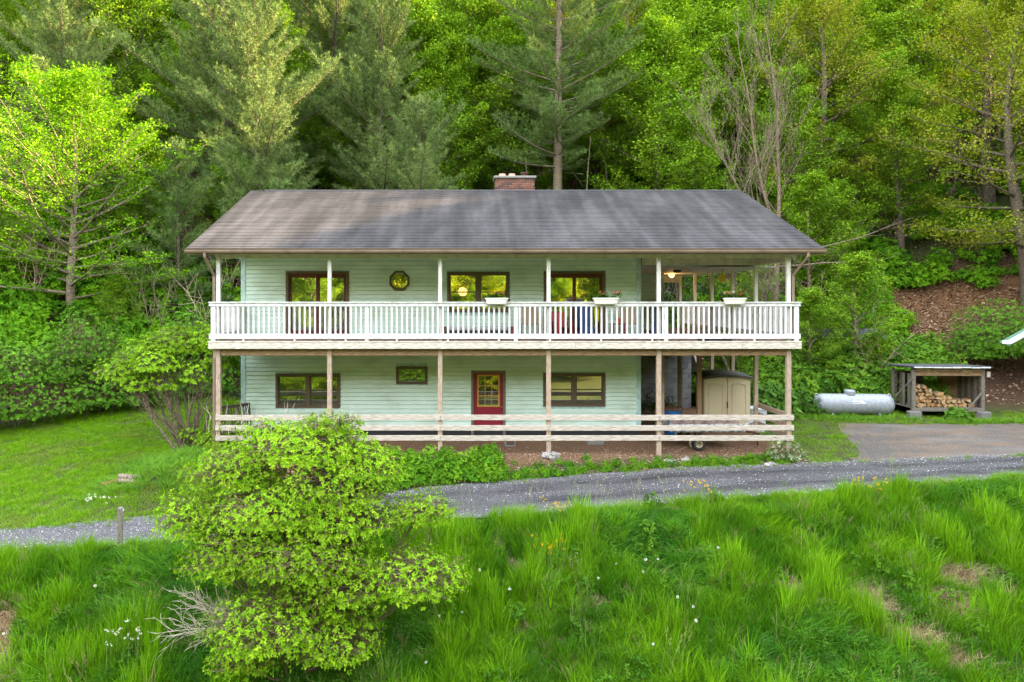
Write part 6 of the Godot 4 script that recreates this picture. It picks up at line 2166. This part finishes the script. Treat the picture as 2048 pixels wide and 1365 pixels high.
func make_trees() -> void:
	var q := RandomNumberGenerator.new()
	q.seed = 123
	# the lime beech at the left edge
	var beech := broadleaf({"seed": 201, "h": 10.6, "r": 5.6, "base": 0.12, "n1": 66, "n2": 11, "n3": 5, "k": 18, "flat": 0.72, "leaf": 0.10, "leafw": 0.065, "clump": 0.36, "bare": 0.12, "cols": LIME, "el0": 2.0, "el1": 60.0, "low": 0.95, "tip": 0.22, "trunk": 0.16})
	plant("beech_tree", "bright lime green tree with layered boughs at the left edge", "tree", beech, M.bark_pale, M.leaf, on_land(-16.4, 29.0))
	# white pines
	var p1 := pine({"seed": 301, "h": 20.0, "r": 5.8, "base": 0.10, "cols": PALE_PINE, "gap": 1.15})
	var p2 := pine({"seed": 302, "h": 15.0, "r": 5.0, "base": 0.08, "cols": PALE_PINE, "gap": 1.1})
	var p3 := pine({"seed": 303, "h": 9.0, "r": 2.9, "base": 0.06, "cols": PINE})
	var p4 := pine({"seed": 304, "h": 27.0, "r": 5.4, "base": 0.24, "cols": PINE, "gap": 1.15, "el0": -2.0, "trunk": 0.27, "bare": 0.2, "nl": 0.25})
	var first := plant("white_pine", "tall feathery pine left of the roof, second from the lime tree", "tree", p1, M.bark, M.needle, on_land(-12.4, 36.5), 0.4, "pines on the hillside")
	copy(first, "tall feathery pine rising behind the left half of the roof", on_land(-4.6, 38.5), 2.2, 0.98)
	copy(first, "tall pine at the top of the picture behind the lime tree", on_land(-21.5, 41.0), 1.2, 1.0)
	copy(first, "pine between the two tall feathery pines left of the chimney", on_land(-8.6, 45.0), 3.4, 1.05)
	var second := plant("white_pine", "dense pale green pine whose tips show above the left roof corner", "tree", p2, M.bark, M.needle, on_land(-9.9, 33.8), 1.0, "pines on the hillside")
	copy(second, "pale pine close behind the roof left of the chimney", on_land(-2.4, 35.2), 2.9, 0.82)
	copy(second, "pine standing at the far left behind the hedge", on_land(-19.5, 33.5), 4.0, 0.8)
	var third := plant("young_pine", "young dark pine beside the left roof edge", "tree", p3, M.bark, M.needle, on_land(-8.4, 31.4), 0.0, "pines on the hillside")
	copy(third, "young pine half hidden behind the ridge left of the chimney", on_land(-0.5, 33.5), 2.0, 0.9)
	copy(third, "young pine on the slope between lime tree and house", on_land(-12.6, 30.8), 3.0, 0.85)
	plant("tall_pine", "tall dark pine with a bare grey lower trunk right of the chimney", "tree", p4, M.bark_pale, M.needle, on_land(5.3, 40.5), 0.6, "pines on the hillside")
	# spring broad-leaved trees
	var b1 := broadleaf({"seed": 401, "h": 15.0, "r": 4.6, "base": 0.14, "n1": 40, "n2": 9, "n3": 5, "k": 19, "flat": 0.4, "leaf": 0.15, "leafw": 0.10, "clump": 0.5, "bare": 0.1, "cols": SPRING})
	var b2 := broadleaf({"seed": 402, "h": 18.0, "r": 5.2, "base": 0.16, "n1": 44, "n2": 9, "n3": 5, "k": 19, "flat": 0.35, "leaf": 0.16, "leafw": 0.11, "clump": 0.55, "bare": 0.1, "cols": SPRING})
	var b3 := broadleaf({"seed": 403, "h": 7.5, "r": 2.9, "base": 0.12, "n1": 30, "n2": 8, "n3": 5, "k": 13, "flat": 0.5, "leaf": 0.12, "leafw": 0.072, "clump": 0.34, "bare": 0.15, "cols": SPRING})
	var b4 := broadleaf({"seed": 404, "h": 16.0, "r": 6.4, "base": 0.16, "n1": 40, "n2": 10, "n3": 5, "k": 20, "flat": 0.25, "leaf": 0.14, "leafw": 0.065, "clump": 0.5, "cols": OLIVE, "wander": 0.1, "el0": -6.0, "bare": 0.25, "trunk": 0.27, "lean": Vector3(-0.12, 0, 0.05)})
	var b5 := broadleaf({"seed": 405, "h": 7.0, "r": 2.6, "base": 0.1, "n1": 32, "n2": 8, "n3": 5, "k": 10, "flat": 0.2, "leaf": 0.17, "leafw": 0.055, "clump": 0.34, "cols": [Color(0.10, 0.15, 0.075), Color(0.15, 0.20, 0.11), Color(0.07, 0.12, 0.05)]})
	var g1 := plant("leafy_tree", "bright green leafy tree right of the tall dark pine", "tree", b1, M.bark, M.leaf, on_land(10.8, 40.0), 0.3, "leafy trees on the hillside")
	copy(g1, "bright green tree behind the bare tree's left side", on_land(14.0, 44.5), 1.4, 1.05)
	copy(g1, "bright green tree glimpsed between the pines left of the chimney", on_land(-6.6, 41.5), 2.4, 0.8)
	copy(g1, "bright green tree at the top right of the bare tree", on_land(20.5, 45.0), 3.3, 1.0)
	var g2 := plant("leafy_tree", "tall green tree at the top of the picture above the chimney", "tree", b2, M.bark, M.leaf, on_land(0.6, 47.0), 0.9, "leafy trees on the hillside")
	copy(g2, "tall green tree above the right end of the roof", on_land(16.8, 52.0), 2.0, 1.0)
	copy(g2, "tall green tree in the upper left corner", on_land(-27.0, 48.0), 4.0, 0.95)
	for e in [[-15.0, 38.5, 0.72, "bright green tree between the lime tree and the first tall pine"], [-17.5, 44.0, 0.95, "green tree behind the tall pine above the lime tree"], [-1.2, 41.0, 0.9, "bright green tree right of the pines left of the chimney"], [2.4, 44.0, 0.95, "yellow-green tree at the top just left of the tall dark pine"], [8.4, 45.5, 1.0, "bright green tree behind the tall dark pine's right side"], [18.2, 38.5, 0.75, "green tree right of the bare tree"], [12.4, 38.0, 0.62, "green tree at the left foot of the bare tree"], [24.0, 38.5, 0.8, "green tree between the two olive oaks"]]:
		copy(g1, e[3], on_land(e[0], e[1]), e[0], e[2])
	var sap := plant("sapling", "yellow-green sapling spreading over the slope right of the deck", "tree", b3, M.bark_tan, M.leaf, on_land(16.2, 29.0, -0.2), 0.0, "saplings on the slope")
	sap.scale = Vector3.ONE * 0.8
	var more := [["slender sapling above the propane tank", 14.0, 28.4, 0.62], ["leafy sapling close behind the right roof corner", 12.6, 32.0, 0.85], ["low leafy sapling behind the deck's right rail", 11.4, 29.2, 0.55], ["sapling behind the chimney's right side", 3.6, 36.0, 0.7], ["green sapling at the wood's edge above the leaf-strewn slope", 19.0, 36.0, 0.8], ["sapling between hedge and house", -9.2, 28.6, 0.5], ["leafy sapling above the hedge under the lime tree", -14.0, 28.2, 0.45], ["green sapling left of the lime tree's trunk", -19.0, 29.5, 0.6], ["small tree above the ridge beside the tall pine", 7.8, 36.5, 0.75]]
	for k in more.size(): copy(sap, more[k][0], on_land(more[k][1], more[k][2], -0.2), k * 1.3, more[k][3])
	var oak := plant("oak_tree", "olive-bronze oak with a stout trunk at the right edge", "tree", b4, M.bark, M.leaf, on_land(27.0, 33.5), 0.0, "oaks at the upper right")
	copy(oak, "olive-bronze oak in the upper right behind the bare tree", on_land(20.0, 41.0), 2.2, 0.95)
	copy(oak, "olive-bronze oak at the top right corner", on_land(31.5, 42.0), 4.1, 1.1)
	plant("grey_green_tree", "grey-green narrow-leaved small tree behind the right end of the ridge", "tree", b5, M.bark, M.leaf, on_land(10.6, 34.8), 0.5)
	# the leafless tree
	var bt := plant("bare_tree", "leafless many-stemmed tree rising behind the right end of the roof", "tree", [bare_tree(501, 14.5)], M.bark_tan, null, on_land(14.6, 33.0), 0.0, "", ["trunk"])
	copy(bt, "smaller leafless tree behind the right deck posts", on_land(13.0, 30.6), 2.0, 0.42)
	# slender trunks in the gap behind the chimney
	for e in [[2.3, 37.0, 0.05, 6.0, "right behind the chimney"], [3.9, 38.5, 0.07, 8.0, "between the chimney and the tall dark pine"], [6.6, 39.0, 0.10, 9.0, "just right of the tall dark pine"], [0.9, 36.2, 0.05, 6.0, "left of the chimney"], [8.8, 42.0, 0.1, 9.0, "midway between the tall dark pine and the bare tree"]]:
		var s := Shape.new()
		s.path(bent(Vector3(0, -0.3, 0), Vector3(q.randf_range(-0.08, 0.08), 1, 0).normalized(), e[3], 6, 0.02, 0.05, q), taper(e[2] * 0.7, 0.012, 7), 7)
		for k in 7:
			s.path(bent(Vector3(0, e[3] * (0.35 + 0.08 * k), 0), Vector3(q.randf_range(-1, 1), 0.3, q.randf_range(-1, 1)).normalized(), 1.2, 3, 0.0, 0.15, q), [0.014, 0.01, 0.007, 0.004], 3)
		plant("slender_trunk", "slender bare trunk " + e[4], "tree", [s.mesh()], M.bark_pale, null, on_land(e[0], e[1]), 0.0, "slender trunks behind the chimney", ["trunk"])
	# a screen of fresh green behind the pines, and saplings below them
	var row := 0
	for e in [[-27.5, 39.5], [-23.8, 43.0], [-19.6, 40.2], [-14.6, 43.0], [-11.2, 41.4], [-6.9, 44.6], [-3.2, 43.2], [-0.2, 44.2], [4.6, 45.6], [12.2, 42.0], [16.4, 42.6], [24.6, 44.2], [28.4, 46.4]]:
		copy(g1 if row % 3 else g2, "fresh green tree of the screen behind the pines, number %s from the left" % ["one", "two", "three", "four", "five", "six", "seven", "eight", "nine", "ten", "eleven", "twelve", "thirteen"][row], on_land(e[0], e[1]), row * 1.7, 0.8 + 0.05 * (row % 4))
		row += 1
	row = 0
	for e in [[-22.5, 35.0], [-18.2, 36.8], [-15.0, 33.0], [-11.4, 33.2], [-7.4, 34.6], [-5.2, 34.4], [1.4, 35.0], [5.0, 36.6], [9.6, 37.8], [17.0, 34.6]]:
		copy(sap, "understory sapling on the hillside, number %s from the left" % ["one", "two", "three", "four", "five", "six", "seven", "eight", "nine", "ten", "eleven", "twelve", "thirteen"][row], on_land(e[0], e[1], -0.2), row * 2.1, 0.62 + 0.09 * (row % 5))
		row += 1
	# the wood behind: copies farther up the hillside
	var d := 48.0
	while d < 112.0:
		var gap := 5.2 + d * 0.035
		var x := -d * 0.78 - 9.0
		while x < d * 0.82 + 3.0:
			var xx := x + q.randf_range(-1.6, 1.6)
			var dd := d + q.randf_range(-2.6, 2.6)
			var kind := q.randf()
			var src: Node3D = g2 if kind < 0.38 else (g1 if kind < 0.62 else (first if kind < 0.84 else oak))
			if xx > 8.0 and src == first: src = oak if q.randf() < 0.5 else g2
			var says := "green tree of the wood "
			if src == first: says = "pine of the wood "
			if src == oak: says = "olive oak of the wood "
			var view := xx / dd * 1400.0 + 930.0
			says += ["in the upper left corner", "above the lime tree", "above the left roof corner", "above the chimney", "above the right half of the roof", "above the bare tree", "in the upper right corner"][clampi(int(view / 293.0), 0, 6)]
			says += [", near", ", half way up", ", far up"][clampi(int((dd - 44.0) / 22.0), 0, 2)]
			var r := copy(src, says, on_land(xx, dd), q.randf() * TAU, q.randf_range(0.85, 1.25))
			r.set_meta("group", "trees high on the hillside")
			x += gap
		d += 8.0 + (d - 48.0) * 0.06
	# the woods that stand outside the picture: right of the yard, where they shade it, and across the valley
	var side := []
	var side_t := []
	var reach := [Vector2(-10, 18.0), Vector2(30.9, 18.6), Vector2(34.0, 24.0), Vector2(39, 26.5)]
	var sd := -9.0
	while sd < 42.0:
		for sx in [31.5, 34.5, 37.5]:
			var xx: float = sx + q.randf_range(-0.6, 0.6)
			var dd: float = sd + (1.1 if sx > 33 else 0.0)
			if xx < dd * 0.80 + 5.0: continue
			var top := along(reach, dd) + (xx - 31.0) * 0.33 * 0.9
			side.append(Transform3D(Basis(Vector3.UP, q.randf() * TAU).scaled(Vector3.ONE * (top - land(xx, dd)) / 18.2), on_land(xx, dd)))
			side_t.append(Color.WHITE)
		sd += 2.3
	many("side_wood", b2[1], M.leaf, side, side_t, "leafy wood standing beyond the right side of the yard", "woodland")
	many("side_wood_trunks", b2[0], M.bark, side, side_t, "trunks of the wood beyond the right side of the yard", "woodland")
	side = []
	side_t = []
	for k in 170:
		var vx := q.randf_range(-70, 75)
		side.append(spot(vx, -13.0 - 0.3 * maxf(0.0, vx + 45.0) - 40.0 * pow(q.randf(), 1.6), q.randf_range(0.8, 1.2), q))
		side_t.append(Color(1, 1, 1).lerp(Color(2.4, 1.5, 1.0), q.randf()))
	many("valley_wood", b2[1], M.leaf, side, side_t, "leafy wood on the opposite side of the valley", "woodland")
	many("valley_wood_trunks", b2[0], M.bark, side, side_t, "trunks of the wood on the opposite side of the valley", "woodland")
	side = []
	side_t = []
	for k in 300:
		var vx := q.randf_range(-45, 45)
		side.append(spot(vx, -4.0 - 0.3 * maxf(0.0, vx + 45.0) - q.randf() * 9.0, q.randf_range(0.45, 1.1), q, 0.0, -0.4))
		side_t.append(Color(1, 1, 1).lerp(Color(2.4, 1.5, 1.0), q.randf()))
	many("valley_thicket", b3[1], M.leaf, side, side_t, "leafy thicket along the valley floor behind the viewer", "woodland")

func _ready() -> void:
	rng.seed = 7
	relief.seed = 5
	relief.frequency = 0.12
	relief.fractal_octaves = 3
	patch.seed = 15
	patch.frequency = 0.08
	make_light()
	make_materials()
	make_land()
	make_house()
	make_things()
	make_trees()
	make_shrubs()
	make_ground_cover()
	make_flowers()
